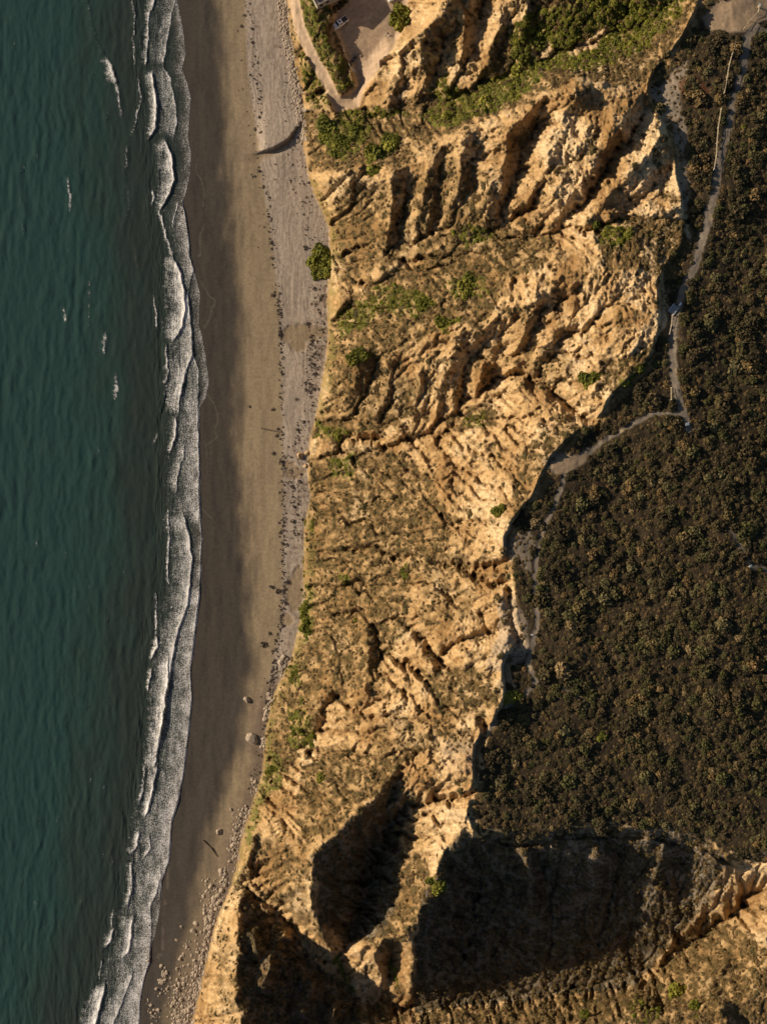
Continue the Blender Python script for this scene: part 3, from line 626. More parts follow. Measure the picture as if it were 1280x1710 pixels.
# ---------------------------------------------------------------- sea and surf
FR = [ # (points, lip height m, foam trail, strength)
 (WATER, .04, 20, .50),
 ([(262,-60),(258,0),(250,25),(247,55),(247,80),(243,108)], .35, 13, .75), ([(294,-60),(292,0),(285,30),(278,70),(272,108)], .2, 26, .62),
 ([(253,120),(258,150),(262,190),(258,215),(247,234)], .6, 10, 1.15), ([(272,112),(285,132),(290,160),(295,205),(289,228)], .25, 28, .72),
 ([(276,234),(287,260),(289,300),(283,325),(268,350)], .6, 17, 1.1), ([(265,350),(272,375),(280,400),(290,430)], .35, 3, .8),
 ([(298,335),(292,360),(288,382)], .2, 4, .7), ([(305,340),(313,380),(316,430),(322,450),(315,482)], .3, 26, .68),
 ([(290,430),(300,455),(307,490),(309,515),(303,545),(290,568)], .65, 22, 1.15), ([(313,490),(318,530),(320,560),(322,590),(312,615),(303,645),(298,692)], .5, 28, .95),
 ([(322,590),(331,620),(332,650),(327,672)], .2, 22, .7), ([(276,575),(280,600),(282,620),(273,645)], .4, 4, .9),
 ([(293,697),(296,712),(290,735),(284,757)], .5, 6, 1.1), ([(309,740),(305,765),(298,790),(293,822)], .3, 18, .7), ([(330,672),(331,740),(331,800),(332,852)], .25, 42, .78),
 ([(280,850),(283,900),(280,930),(281,975)], .4, 2.5, .9), ([(306,858),(316,900),(320,930),(317,975),(313,1010),(302,1040),(292,1070),(285,1120),(278,1150),(275,1185),(268,1225),(262,1260),(258,1285)], .5, 26, .95),
 ([(334,852),(337,900),(334,960),(333,1000)], .15, 20, .55), ([(333,1000),(325,1060),(318,1120),(320,1170),(315,1220),(310,1260),(306,1295),(298,1340)], .25, 48, .78),
 ([(262,1062),(263,1080),(252,1102)], .5, 8, 1.1), ([(260,990),(261,1040),(262,1062)], .3, 2, .6), ([(252,1116),(249,1140),(247,1156)], .5, 6, 1.1),
 ([(281,1100),(279,1150),(272,1200),(264,1240)], .5, 20, 1.15), ([(240,1300),(238,1318),(233,1345)], .4, 4, .9), ([(262,1278),(255,1320),(242,1364)], .55, 9, 1.2),
 ([(233,1388),(228,1412),(217,1426)], .4, 8, 1.1), ([(249,1394),(250,1418),(242,1432)], .4, 10, 1.0), ([(298,1340),(287,1370),(284,1410),(282,1440),(270,1470)], .25, 62, .82),
 ([(219,1440),(220,1482),(214,1512)], .5, 7, 1.1), ([(222,1530),(220,1560),(214,1590),(202,1602)], .5, 18, 1.1), ([(268,1470),(252,1510),(253,1540),(250,1600)], .3, 46, .78),
 ([(188,1550),(185,1572),(174,1584)], .4, 8, 1.1), ([(176,1645),(171,1670),(160,1710),(150,1770)], .6, 24, 1.2), ([(222,1620),(213,1650),(200,1680),(188,1712),(180,1770)], .35, 26, .9), ([(250,1605),(240,1635),(235,1665),(232,1710),(222,1770)], .2, 58, .85),
 # swells and whitecaps further out; glints painted as white foam
 ([(140,-60),(145,0),(155,45),(165,75),(176,96)], .35, 2, .22), ([(176,96),(188,110),(192,140)], .6, 10, 1.15), ([(192,138),(200,165),(203,200)], .45, 2.5, .7),
 ([(220,-20),(225,30),(222,65),(227,110)], .4, 2, .30), ([(231,130),(236,165),(228,200),(219,228)], .4, 3, .28), ([(211,243),(212,262),(210,282)], .35, 1.5, .4), ([(216,305),(214,345),(212,375)], .3, 2, .22),
 ([(113,295),(117,320),(117,355)], .35, 2, .5), ([(255,320),(257,330),(254,340)], .3, 1.5, .7), ([(107,515),(109,535)], .3, 1.5, .4), ([(175,555),(176,575),(174,590)], .35, 2.5, .85), ([(195,622),(195,645),(193,670)], .4, 3, .95),
 ([(257,495),(262,520),(262,548)], .35, 2, .45), ([(150,465),(150,500),(149,545)], .3, 1.5, .28), ([(224,395),(228,430),(234,465)], .3, 2, .2), ([(262,725),(258,740)], .3, 1.5, .4), ([(157,755),(156,770)], .3, 2, .3),
 ([(243,1280),(240,1300)], .3, 3, .5), ([(188,1520),(185,1550)], .3, 3, .4), ([(172,1600),(166,1640)], .35, 2, .3), ([(252,1030),(262,990)], .2, 1.5, .2), ([(38,370),(36,395)], .2, 1.5, .3), ([(63,900),(61,912)], .2, 1.5, .3),
]
LEFT = [(235,-60),(240,0),(238,60),(232,110),(240,200),(250,260),(258,320),(255,350),(268,420),(270,480),(268,540),(270,570),(270,640),(275,690),(275,760),(272,850),(270,900),(270,990),(252,1040),(245,1100),(240,1150),(245,1190),(238,1260),(228,1310),(215,1370),(208,1430),(204,1500),(180,1540),(165,1590),(160,1640),(140,1670),(125,1710),(105,1770)]
rg_ = np.random.default_rng(77)
for q_ in range(46):
    a_ = rg_.uniform(5, 235); b_ = rg_.uniform(5, 1700); l_ = rg_.uniform(6, 26); t_ = rg_.uniform(-.18, .12)
    FR.append(([(a_, b_), (a_+t_*l_+1, b_+l_*.5), (a_+t_*l_*1.5, b_+l_)], .2, 1.6, rg_.uniform(.08, .30)))  # random short whitecaps and glints, painted white like foam
nv = 1260; vS = np.linspace(-150, 1860, nv); lft = curve(LEFT, vS)-14; wt = curve(WATER, vS)+1.5
t1 = np.linspace(0, 1, 105)[:-1]; t2 = np.linspace(0, 1, 125)
US = np.concatenate([-60+(lft[:, None]+60)*t1[None], lft[:, None]+(wt-lft)[:, None]*t2[None]], 1); VS = np.repeat(vS[:, None], US.shape[1], 1)
foam = np.zeros(US.shape, np.float32); ht = np.zeros(US.shape, np.float32)
wob = fbm(US/26, VS/26, 201, 3)*3.5+fbm(US/7, VS/7, 202, 3)*1.3
edge_n = fbm(US/9, VS/5, 203, 3)
for n_, (pts, h_, Lf, I_) in enumerate(FR):
    v0, v1 = pts[0][1], pts[-1][1]; wide = Lf >= 40 or n_ in (18,)
    mg = 44 if wide else 14
    r0 = max(0, np.searchsorted(vS, v0-mg)); r1 = min(nv, np.searchsorted(vS, v1+mg))
    out = pts[-1][0] < 262 and Lf < 6 and min(p[0] for p in pts) < 240 or Lf <= 3
    if r1 <= r0: continue
    sl_ = slice(r0, r1); vv = VS[sl_]
    if n_ == 0: w_ = 0
    else: w_ = wob[sl_]
    s_ = curve(pts, vv)+w_-US[sl_]
    tap = smooth(v0-6, v0+8 if v1-v0 > 20 else v0+3, vv)*smooth(v1+6, v1-8 if v1-v0 > 20 else v1-3, vv)
    if n_ == 0: tap = tap*0+1
    if wide: tap = smooth(v0-44, v0-6, vv)*smooth(v1+44, v1+6, vv)
    elif Lf > 15 and n_: tap = smooth(v0-14, v0+14, vv)*smooth(v1+14, v1-14, vv)
    tap = tap*np.ones_like(s_)
    Lm = Lf*(1+.5*edge_n[sl_])*(.35+.65*tap)
    if out: h_ = h_*.6; I_ = min(1.15, I_*1.35); tap = tap*np.clip(.95+.9*edge_n[sl_]+.5*fbm(US[sl_]/2, VS[sl_]/3, 231+n_, 2), 0, 1.2)
    body = np.exp(-np.clip(s_, 0, None)/Lm)*smooth(-2.2, -.4, s_)*smooth(Lm*2.4, Lm*1.1, s_)
    line = np.exp(-(np.clip(s_-.4, 0, None)/1.7)**2)*(s_ > -.6)*min(1, I_+.25)
    off_ = np.mean([p[0] for p in pts]) < curve(LEFT, np.mean([p[1] for p in pts]))-2
    lim_ = 1 if (out or off_) else smooth(2, 16, US[sl_]-lft[sl_, None]-8+edge_n[sl_]*10)
    foam[sl_] = np.maximum(foam[sl_], np.maximum(body*I_, line*.95*(h_ > .18 or I_ > .5)*(I_ if I_ < .35 else 1))*tap*lim_)
    ht[sl_] += h_*tap*np.where(s_ > 0, np.exp(-s_/max(5, Lf*.35)), np.exp(s_/2.0))*.62
foam *= .80+.55*fbm(US/14, VS/22, 205, 4)
sww = fbm(US/60, VS/90, 214, 3)*14
swell = fbm((US+sww)/12+VS/400, VS/70, 211, 3)*(.20+.16*fbm(US/90, VS/90, 215, 2))+fbm((US-sww)/7-VS/180, VS/40, 216, 3)*.07+fbm(US/5, VS/26, 212, 3)*.07+fbm(US/2.6, VS/7, 213, 2)*.035
shore = smooth(0, 60, wt[:, None]-US)
zS = (.012+0*US)+ht+swell*shore*.9+foam*fbm(US/2.2, VS/2.2, 214, 2)*.05*smooth(0, 10, wt[:, None]-US)
zS = np.where(US > wt[:, None]-1.5, .02+ht*.2, zS)
dk = smooth(150, 10, curve(LEFT, VS)-US+fbm(US/50, VS/120, 221, 3)*60)
wc = mixc(np.zeros(US.shape+(3,), np.float32)+np.array((.029, .070, .066), np.float32), (.034, .048, .043), dk)
wc = mixc(wc, (.045, .086, .077), smooth(.1, .6, fbm(US/9, VS/60, 222, 3))*.35*(1-dk))
wc = mixc(wc, (.066, .062, .053), smooth(26, 2, wt[:, None]-US)*.8)
# thin green light in standing wave faces
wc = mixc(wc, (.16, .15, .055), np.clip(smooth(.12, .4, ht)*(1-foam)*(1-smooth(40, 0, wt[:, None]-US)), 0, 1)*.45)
kS = (1-zS/HC)*S; XS = (US-CU)*kS; YS = (CV-VS)*kS
rgbaS = np.concatenate([wc, foam[..., None]], 2)
m, t, b = nt('sea_water'); L = t.links.new
at = N(t, 'Attribute', attribute_name='Col'); geo = N(t, 'NewGeometry')
v1_ = N(t, 'TexVoronoi', Scale=1.9, feature='DISTANCE_TO_EDGE'); n_w = N(t, 'TexNoise', Scale=.9, Detail=4.0); n_f = N(t, 'TexNoise', Scale=2.0, Detail=5.0, Roughness=.75)
for q in (n_w, n_f): L(geo.outputs['Position'], q.inputs['Vector'])
wp = N(t, 'VectorMath', operation='MULTIPLY_ADD'); L(n_w.outputs['Color'], wp.inputs[0]); wp.inputs[1].default_value = (.9, .9, .9); L(geo.outputs['Position'], wp.inputs[2]); L(wp.outputs[0], v1_.inputs['Vector'])
lace = N(t, 'MapRange'); L(v1_.outputs['Distance'], lace.inputs[0]); lace.inputs[1].default_value = 0; lace.inputs[2].default_value = .28; lace.inputs[3].default_value = 1; lace.inputs[4].default_value = 0
mixn = N(t, 'Math', operation='MULTIPLY_ADD'); L(n_f.outputs['Fac'], mixn.inputs[0]); mixn.inputs[1].default_value = 1.45; mixn.inputs[2].default_value = -.33
ad = N(t, 'Math', operation='MULTIPLY_ADD'); L(lace.outputs[0], ad.inputs[0]); ad.inputs[1].default_value = .42; L(mixn.outputs[0], ad.inputs[2])
th = N(t, 'Math', operation='ADD'); L(at.outputs['Alpha'], th.inputs[0]); L(ad.outputs[0], th.inputs[1])
fm = N(t, 'MapRange', interpolation_type='SMOOTHSTEP'); L(th.outputs[0], fm.inputs[0]); fm.inputs[1].default_value = .76; fm.inputs[2].default_value = 1.72
gate = N(t, 'MapRange'); L(at.outputs['Alpha'], gate.inputs[0]); gate.inputs[1].default_value = .04; gate.inputs[2].default_value = .3
fmul = N(t, 'Math', operation='MULTIPLY'); L(fm.outputs[0], fmul.inputs[0]); L(gate.outputs[0], fmul.inputs[1])
cm_ = N(t, 'Mix', data_type='RGBA'); L(fmul.outputs[0], cm_.inputs[0]); L(at.outputs['Color'], cm_.inputs[6]); cm_.inputs[7].default_value = (.88, .88, .90, 1)
L(cm_.outputs[2], b.inputs['Base Color'])
rm = N(t, 'MapRange'); L(fmul.outputs[0], rm.inputs[0]); rm.inputs[3].default_value = .16; rm.inputs[4].default_value = .9; L(rm.outputs[0], b.inputs['Roughness']); b.inputs['IOR'].default_value = 1.33
mp = N(t, 'Mapping'); mp.inputs['Scale'].default_value = (1.0, .3, 1); L(geo.outputs['Position'], mp.inputs[0])
nb = N(t, 'TexNoise', Scale=.8, Detail=5.0, Roughness=.6); L(mp.outputs[0], nb.inputs['Vector'])
hs = N(t, 'Math', operation='MULTIPLY_ADD'); L(fmul.outputs[0], hs.inputs[0]); hs.inputs[1].default_value = .15; L(nb.outputs['Fac'], hs.inputs[2])
bp = N(t, 'Bump'); bp.inputs['Strength'].default_value = .35; bp.inputs['Distance'].default_value = .22; L(hs.outputs[0], bp.inputs['Height']); L(bp.outputs[0], b.inputs['Normal'])
M['sea'] = m
isf = (np.arange(US.shape[1]-1) >= 104)[None]*np.ones((nv-1, 1), bool)
tag(grid_mesh('sea', XS, YS, zS, ~isf, rgbaS, m), kind='structure')
tag(grid_mesh('surf_foam', XS, YS, zS, isf, rgbaS, m), 'white lacy surf foam and spent breakers washing along the whole beach edge', 'surf', kind='stuff')
far = np.array([[-6000, -60.0]]); vf = np.array([-6000, -150, 1860, 7700.])
Uf, Vf = np.meshgrid(np.array([-6000., -60.0]), vf); 
o = mesh_obj('deep_sea', [((u-CU)*S, (CV-v)*S, -.6) for v in (-6000, 7700) for u in (-6000, 300)], [(0, 2, 3, 1)], m); tag(o, kind='structure')
a = o.data.color_attributes.new('Col', 'FLOAT_COLOR', 'POINT')
for d in a.data: d.color = (.029, .070, .066, 0)
# ---------------------------------------------------------------- plants
random.seed(5)
def ico(sub):
    import bmesh
    bm = bmesh.new(); bmesh.ops.create_icosphere(bm, subdivisions=sub, radius=1.0)
    v = np.array([p.co[:] for p in bm.verts]); f = [tuple(q.index for q in p.verts) for p in bm.faces]; bm.free(); return v, f
IC1, IC2 = ico(1), ico(2)
def leafy(verts, faces, centers, normals, size, r_):
    """add one small bent leaf clump per centre"""
    n = len(centers); a = r_.normal(size=(n, 3)); t1 = np.cross(normals, a); t1 /= np.linalg.norm(t1, axis=1)[:, None]+1e-9; t2 = np.cross(normals, t1)
    t2 += normals*r_.uniform(-.5, .5, (n, 1)); s = (size*r_.uniform(.6, 1.5, n))[:, None]
    base = len(verts); q = np.stack([centers-t1*s, centers-t2*s*.7, centers+t1*s, centers+t2*s*.8+normals*s*.35], 1).reshape(-1, 3)
    verts.extend(q.tolist()); faces.extend([(base+4*i, base+4*i+1, base+4*i+2, base+4*i+3) for i in range(n)])
def bush_arrays(seed, n=230, leaf=.15, flatn=.75):
    r_ = np.random.default_rng(seed); V_, F_ = IC1[0].copy(), IC1[1]
    lob = r_.normal(size=(5, 3)); lob[:, 2] = np.abs(lob[:, 2]); lob /= np.linalg.norm(lob, axis=1)[:, None]
    def rad(d): return .62+.38*np.max(np.clip(d@lob.T, 0, 1)**3, axis=1)
    core = V_*rad(V_)[:, None]*.78; core[:, 2] = core[:, 2]*flatn; core[:, 2] = np.maximum(core[:, 2], -.25)
    verts = core.tolist(); faces = [tuple(f) for f in F_]
    d = r_.normal(size=(n, 3)); d[:, 2] = np.abs(d[:, 2])*1.1-.1; d /= np.linalg.norm(d, axis=1)[:, None]
    c = d*rad(d)[:, None]*r_.uniform(.72, 1.08, (n, 1)); c[:, 2] = np.maximum(c[:, 2]*flatn, -.1)
    nn = d*.6+np.array([0, 0, .5])+r_.normal(size=(n, 3))*.35; nn /= np.linalg.norm(nn, axis=1)[:, None]
    leafy(verts, faces, c, nn, leaf, r_); return verts, faces
def bush_mesh(name, seed, mat, **kw):
    v, f = bush_arrays(seed, **kw); me = bpy.data.meshes.new(name); me.from_pydata(v, [], f); me.update(); me.materials.append(mat); return me
CH = [bush_mesh('chaparral_foliage', 100+i, M['chap']) for i in range(6)]
DR = [bush_mesh('scrub_foliage', 200+i, M['dry'], n=110, leaf=.2) for i in range(4)]
GR = [bush_mesh('green_foliage', 300+i, M['green'], n=200, leaf=.17) for i in range(4)]
def place(name, me, u, v, r, rz, sink=.1, hz=1.0, **kw):
    o = bpy.data.objects.new(name, me); p = P(u, v); o.location = p-Vector((0, 0, sink*r)); o.rotation_euler = (0, 0, rz); o.scale = (r, r, r*hz); COL.objects.link(o); return tag(o, **kw)
def scatter_stuff(name, protos, pts, radii, rots, hz, label, cat, seed=0, idx=None):
    """one object: instances of a few real plants/stones already standing in the scene"""
    me = bpy.data.meshes.new(name); me.vertices.add(len(pts)); me.vertices.foreach_set('co', np.asarray(pts, np.float32).ravel())
    r_ = np.random.default_rng(seed)
    def att(n, ty, d): x = me.attributes.new(n, ty, 'POINT'); x.data.foreach_set('vector' if ty == 'FLOAT_VECTOR' else 'value', np.asarray(d).ravel())
    att('scl', 'FLOAT_VECTOR', np.stack([radii, radii*r_.uniform(.75, 1.3, len(radii)), radii*hz], 1).astype(np.float32)); att('rot', 'FLOAT_VECTOR', np.stack([0*rots, 0*rots, rots], 1).astype(np.float32))
    att('pick', 'INT', (r_.integers(0, len(protos), len(pts)) if idx is None else idx).astype(np.int32)); me.update()
    o = bpy.data.objects.new(name, me); COL.objects.link(o)
    g = bpy.data.node_groups.new(name+'_nodes', 'GeometryNodeTree'); g.interface.new_socket('Geometry', in_out='INPUT', socket_type='NodeSocketGeometry'); g.interface.new_socket('Geometry', in_out='OUTPUT', socket_type='NodeSocketGeometry')
    n = g.nodes; gi = n.new('NodeGroupInput'); go = n.new('NodeGroupOutput'); ip = n.new('GeometryNodeInstanceOnPoints'); jn = n.new('GeometryNodeJoinGeometry')
    for p in reversed(protos):
        oi = n.new('GeometryNodeObjectInfo'); oi.inputs['Object'].default_value = p; oi.inputs['As Instance'].default_value = True; oi.transform_space = 'ORIGINAL'; g.links.new(oi.outputs['Geometry'], jn.inputs[0])
    def na(nm, ty): x = n.new('GeometryNodeInputNamedAttribute'); x.data_type = ty; x.inputs['Name'].default_value = nm; return x.outputs['Attribute']
    g.links.new(gi.outputs[0], ip.inputs['Points']); g.links.new(jn.outputs[0], ip.inputs['Instance']); ip.inputs['Pick Instance'].default_value = True
    g.links.new(na('pick', 'INT'), ip.inputs['Instance Index']); g.links.new(na('scl', 'FLOAT_VECTOR'), ip.inputs['Scale'])
    er = n.new('FunctionNodeEulerToRotation'); g.links.new(na('rot', 'FLOAT_VECTOR'), er.inputs[0]); g.links.new(er.outputs[0], ip.inputs['Rotation'])
    g.links.new(ip.outputs[0], go.inputs[0]); md = o.modifiers.new('scatter', 'NODES'); md.node_group = g
    return tag(o, label, cat, kind='stuff')
def look(a, u, v):
    j = np.clip(((u-320)/ST).astype(int), 0, a.shape[1]-1); i = np.clip(((v+60)/ST).astype(int), 0, a.shape[0]-1); return a[i, j]
def jitter(u0, u1, v0, v1, st, seed):
    r_ = np.random.default_rng(seed); g = np.stack(np.meshgrid(np.arange(u0, u1, st), np.arange(v0, v1, st)), -1).reshape(-1, 2)
    g = g+r_.uniform(-.5, .5, g.shape)*st*1.1; return g[:, 0], g[:, 1], r_
# chaparral on the plateau
u_, v_, r_ = jitter(780, 1345, -70, 1480, 9.6, 31)
dens = fbm(u_/55, v_/55, 301, 3)
keep = ((look(plats, u_, v_) > .6) | (look(platw, u_, v_) > .16+.45*r_.random(len(u_))) & (look(z, u_, v_) > 52) & (v_ < 1400)) & (look(pathm, u_, v_) < .25) & (r_.random(len(u_)) < (.82+1.1*dens+.5*fbm(u_/22, v_/22, 302, 3))*(1-.55*smooth(.62, .5, look(platw, u_, v_)))) & (look(gy_, u_, v_) < .3)
u_, v_ = u_[keep], v_[keep]; dens = dens[keep]
rad = np.clip(r_.lognormal(math.log(.78), .40, len(u_))*(1+.9*dens), .3, 2.4)
order = np.argsort(-rad*((u_ < 1278) & (u_ > 10) & (v_ > 3) & (v_ < 1420)))
def zone(v, cuts, names): return names[int(np.searchsorted(cuts, v))]
big = order[:300]; rest = order[300:]
protos = []
for k, i in enumerate(big):
    o = place('chaparral_shrub', (CH+DR[:1])[k % 7], u_[i], v_[i], rad[i], r_.uniform(0, 6.28), hz=r_.uniform(.7, 1.1),
              label='%s rounded olive-brown chaparral shrub %s' % (['largest', 'big', 'mid-sized'][min(2, k//60)], ('right of the wide northern path' if v_[i] < 480 else 'inland of the path between its kink and its fork') if v_[i] < 720 else ('on the plateau just south of the path fork' if v_[i] < 860 else ('close to the shaded rim trail' if u_[i] < 1000 else 'in the middle plateau near the small eastern trail') if v_[i] < 1130 else ('near the ridge trail at the south-west plateau corner' if u_[i] < 960 else 'on the plateau just north of the big shaded canyon'))), cat='shrub', group='chaparral shrubs on the plateau')
    if k < 7: protos.append(o)
scatter_stuff('plateau_chaparral', protos, PP(u_[rest], v_[rest])-np.stack([0*rad[rest], 0*rad[rest], .1*rad[rest]], 1), rad[rest], r_.uniform(0, 6.28, len(rest)), r_.uniform(.6, 1.1, len(rest)), 'dense carpet of smaller dark chaparral filling the plateau', 'chaparral', 32)
# named green shrubs and clumps standing out on the slopes: (u, v, radius m, material, label)
GB = [
 (541,432,3.6,'bright green round bush at the cliff foot beside the sand, under the dark alcove'),
 (533,455,2.2,'small green bush just below the bright round one at the cliff foot'),
 (552,452,2.0,'green bush against the pale alcove wall at the cliff foot'),
 (640,262,4.2,'large striped green bush on the terrace edge above the headland cliff'),
 (656,246,3.4,'green bush on the right shoulder of the large terrace bush'),
 (548,218,3.6,'green bush at the seaward end of the valley, nearest the road end'),
 (572,245,3.4,'green bush below the road end, middle of the valley mouth'),
 (600,222,3.0,'low green bush between the road end and the terrace'),
 (670,38,4.6,'dark round tree crown on the inland side of the parking lot'),
 (749,542,3.4,'isolated rich green bush on the brown slope above the middle gorge'),
 (712,508,2.6,'olive green bush uphill of the isolated bush on the brown bench'),
 (598,598,2.8,'green bush on the shaded end of the middle spur above the beach'),
 (785,478,3.0,'wide green shrub patch in the upper bench below pale rock'),
 (679,955,2.0,'solitary green bush in the centre of the pale broad cliff face'),
 (987,638,2.6,'dark green bush on the lit rock just under the plateau corner'),
 (836,855,1.7,'small dark green bush at the rim where the narrow trail starts'),
 (856,1165,2.0,'vivid green bush in the rim hollow above the southern ridge'),
 (524,878,1.7,'oblong green bush on the lower cliff left of the broad face'),
 (513,1020,2.2,'tall narrow green bush at the beach edge below the broad face'),
 (511,1046,1.9,'green bush just south of the tall narrow one at the beach edge'),
 (593,1036,1.4,'small olive bush on a ledge in the middle of the lower cliff'),
 (491,1130,1.9,'yellow-green bush where the cliff foot bends inland'),
 (519,1238,1.8,'green bush in the small gully behind the yellow foot slope'),
 (455,1290,2.2,'greyish green bush on the foot slope near the boulder beach'),
 (541,1300,1.8,'spiky green bush on the brown ridge top north of the shaded bowl'),
 (728,1476,2.4,'green bush on the sunlit spur between the two shaded bowls'),
 (560,1602,1.7,'green strip bush in the stream gully by the shaded bowl'),
 (651,1612,1.6,'green bush in the short shaded gully under the spur tip'),
 (1135,1662,2.8,'dark green bush on the south slope beside the pale bare patch'),
 (1162,1684,2.0,'smaller dark green bush right of the one by the pale patch'),
 (980,1700,1.9,'green bush on the lower edge of the brown south slope'),
 (1003,1228,1.6,'bright green shrub alone in the dark southern plateau'),
 (939,955,1.0,'single pale yellow-green round shrub on the dark plateau by the trail'),
 (1268,952,.9,'small fresh green shrub near the bend of the eastern trail'),
 (1241,212,1.3,'fresh green shrub right of the wide path in the north'),
 (565,1790,1.5,None),
]
for k, (u, v, r, lb) in enumerate(GB):
    if lb is None: continue
    if r > 1.6 and k != 8: r *= 1.3 if k else 1.55
    root = empty('green_bush' if k != 8 else 'round_tree', P(u, v), random.uniform(0, 6), label=lb, cat='bush' if k != 8 else 'tree')
    nn = 1 if r < 1.5 else int(3+r*2.2)
    for q in range(nn):     # several crowns make one spreading plant
        a = random.uniform(0, 6.28); d = 0 if q == 0 else random.uniform(.3, .75)*r
        o = bpy.data.objects.new('crown', GR[(k+q) % 4]); COL.objects.link(o); o.parent = root
        s = r*(.62 if nn > 1 else 1)*random.uniform(.6, 1.0)
        o.location = (d*math.cos(a), d*math.sin(a), -.15*s+(r*.5 if k == 8 else 0)); o.scale = (s, s*random.uniform(.8, 1.2), s*(.75 if k != 8 else 1.1)); o.rotation_euler = (0, 0, a)
    if k == 8:
        ring = [(.22*math.cos(i*math.pi/4), .22*math.sin(i*math.pi/4)) for i in range(8)]
        mesh_obj('trunk', [(x, y, -.5) for x, y in ring]+[(x*.6, y*.6, 3.0) for x, y in ring], [(i, (i+1) % 8, 8+(i+1) % 8, 8+i) for i in range(8)], M['wood'], root)
# scrub on the slopes
gp = [bpy.data.objects['green_bush.%03d' % i] for i in (1, 2)] if False else []
def proto_obj(name, me, u, v, r, **kw): return place(name, me, u, v, r, 1.0, **kw)
GPR = [proto_obj('valley_shrub', GR[i], *q, label=lb, cat='shrub') for i, (q, lb) in enumerate([((862,118,2.3), 'green valley shrub highest up beside the pale outcrop north of the headland crest'), ((808,168,2.1), 'green valley shrub on the crest shoulder left of the big headland face'), ((745,196,1.9), 'green valley shrub midway down the north valley'), ((902,72,2.4), 'dark green valley shrub between the two pale outcrops')])]
DPR = [proto_obj('dry_shrub', DR[i], *q, label=lb, cat='shrub') for i, (q, lb) in enumerate([((1062,402,1.3), 'dry brown shrub centred on the scrub shelf under the north rim'), ((690,226,1.2), 'dry brown shrub on the terrace right of the striped green bush'), ((600,1355,1.2), 'dry brown shrub on the lit ridge edge above the shaded bowl'), ((905,1688,1.4), 'dry brown shrub on the sunlit south slope below the big shadow')])]
u_, v_, r_ = jitter(480, 1345, -60, 1760, 5.0, 41)
gm_l = look(gm*(1-oc), u_, v_); k = (gm_l > .15) & (look(lotf, u_, v_) < .2) & (look(plats, u_, v_) < .5) & (r_.random(len(u_)) < gm_l*.95)
u1, v1 = u_[k], v_[k]; rr = np.clip(r_.lognormal(math.log(.62), .35, k.sum()), .3, 1.6)
scatter_stuff('green_valley_scrub', GPR, PP(u1, v1)-np.stack([0*rr, 0*rr, .1*rr], 1), rr, r_.uniform(0, 6.28, len(rr)), r_.uniform(.5, .9, len(rr)), 'mass of green scrub growing along the valley and the moist cliff foot', 'scrub', 42)
u_, v_, r_ = jitter(330, 1345, -60, 1760, 4.6, 43)
sv = look(veg, u_, v_); k = (sv > .25) & (u_ > curve(BASE, v_)+2) & (look(lotf, u_, v_) < .2) & (look(plats, u_, v_) < .5) & (r_.random(len(u_)) < sv*.62)
u1, v1 = u_[k], v_[k]; rr = np.clip(r_.lognormal(math.log(.42), .45, k.sum()), .16, 1.1)
scatter_stuff('slope_scrub', DPR, PP(u1, v1)-np.stack([0*rr, 0*rr, .1*rr], 1), rr, r_.uniform(0, 6.28, len(rr)), r_.uniform(.45, .85, len(rr)), 'dry brown tufts and low scrub scattered over the cliff slopes', 'scrub', 44)
u_, v_, r_ = jitter(780, 1345, -70, 1480, 6.0, 45)
k = (look(plats, u_, v_) > .4) & (look(pathm, u_, v_) < .3) & (r_.random(len(u_)) < .6); u1, v1 = u_[k], v_[k]; rr = np.clip(r_.lognormal(math.log(.34), .3, k.sum()), .15, .8)
scatter_stuff('plateau_underbrush', DPR, PP(u1, v1)-np.stack([0*rr, 0*rr, .1*rr], 1), rr, r_.uniform(0, 6.28, len(rr)), r_.uniform(.4, .8, len(rr)), 'low dry underbrush between the plateau shrubs', 'brush', 46)

# ---------------------------------------------------------------- stones
def rock_mesh(name, seed, mat, flatn=.7):
    r_ = np.random.default_rng(seed); v = IC2[0].copy()
    for _ in range(9):
        d = r_.normal(size=3); d /= np.linalg.norm(d); c = r_.uniform(.45, .85); s = v@d; v -= np.outer(np.clip(s-c, 0, None), d)
    v *= np.array([1, r_.uniform(.65, .95), flatn]); v += r_.normal(size=v.shape)*.02
    me = bpy.data.meshes.new(name); me.from_pydata(v.tolist(), [], IC2[1]); me.update(); me.materials.append(mat); return me
RK = [rock_mesh('boulder_shape', 400+i, M['rock']) for i in range(6)]; RT = [rock_mesh('block_shape', 420+i, M['rockt'], .85) for i in range(4)]
def along(pts, n, w, r_, v0=None):
    p = np.array(pts, float); seg = np.hypot(*np.diff(p, axis=0).T); c = np.concatenate([[0], np.cumsum(seg)]); s = r_.uniform(0, c[-1], n)
    return np.interp(s, c, p[:, 0])+r_.normal(size=n)*w, np.interp(s, c, p[:, 1])+r_.normal(size=n)*2
r_ = np.random.default_rng(51)
ru_, rv_ = along([(470,-30),(472,0),(476,50),(484,90),(490,125),(498,165),(504,200),(506,236)], 900, 3.6, r_)
rr = r_.uniform(.28, .85, 900); od = np.argsort(-rr*(rv_ > 2)); RPR = []
for k, i in enumerate(od[:300]):
    o = place('riprap_boulder', RK[k % 6], ru_[i], rv_[i], rr[i], r_.uniform(0, 6.28), sink=.05, label='%s pale angular riprap boulder %s' % (['large', 'medium', 'smaller'][min(2, k//70)], zone(rv_[i], [50, 100, 150, 200], ['at the top edge of the picture', 'beside the first bend of the dirt road', 'beside the middle of the dirt road', 'below the road junction', 'above the sand bank cut by the stream'])), cat='boulder', group='riprap boulders along the road bank')
    if k < 6: RPR.append(o)
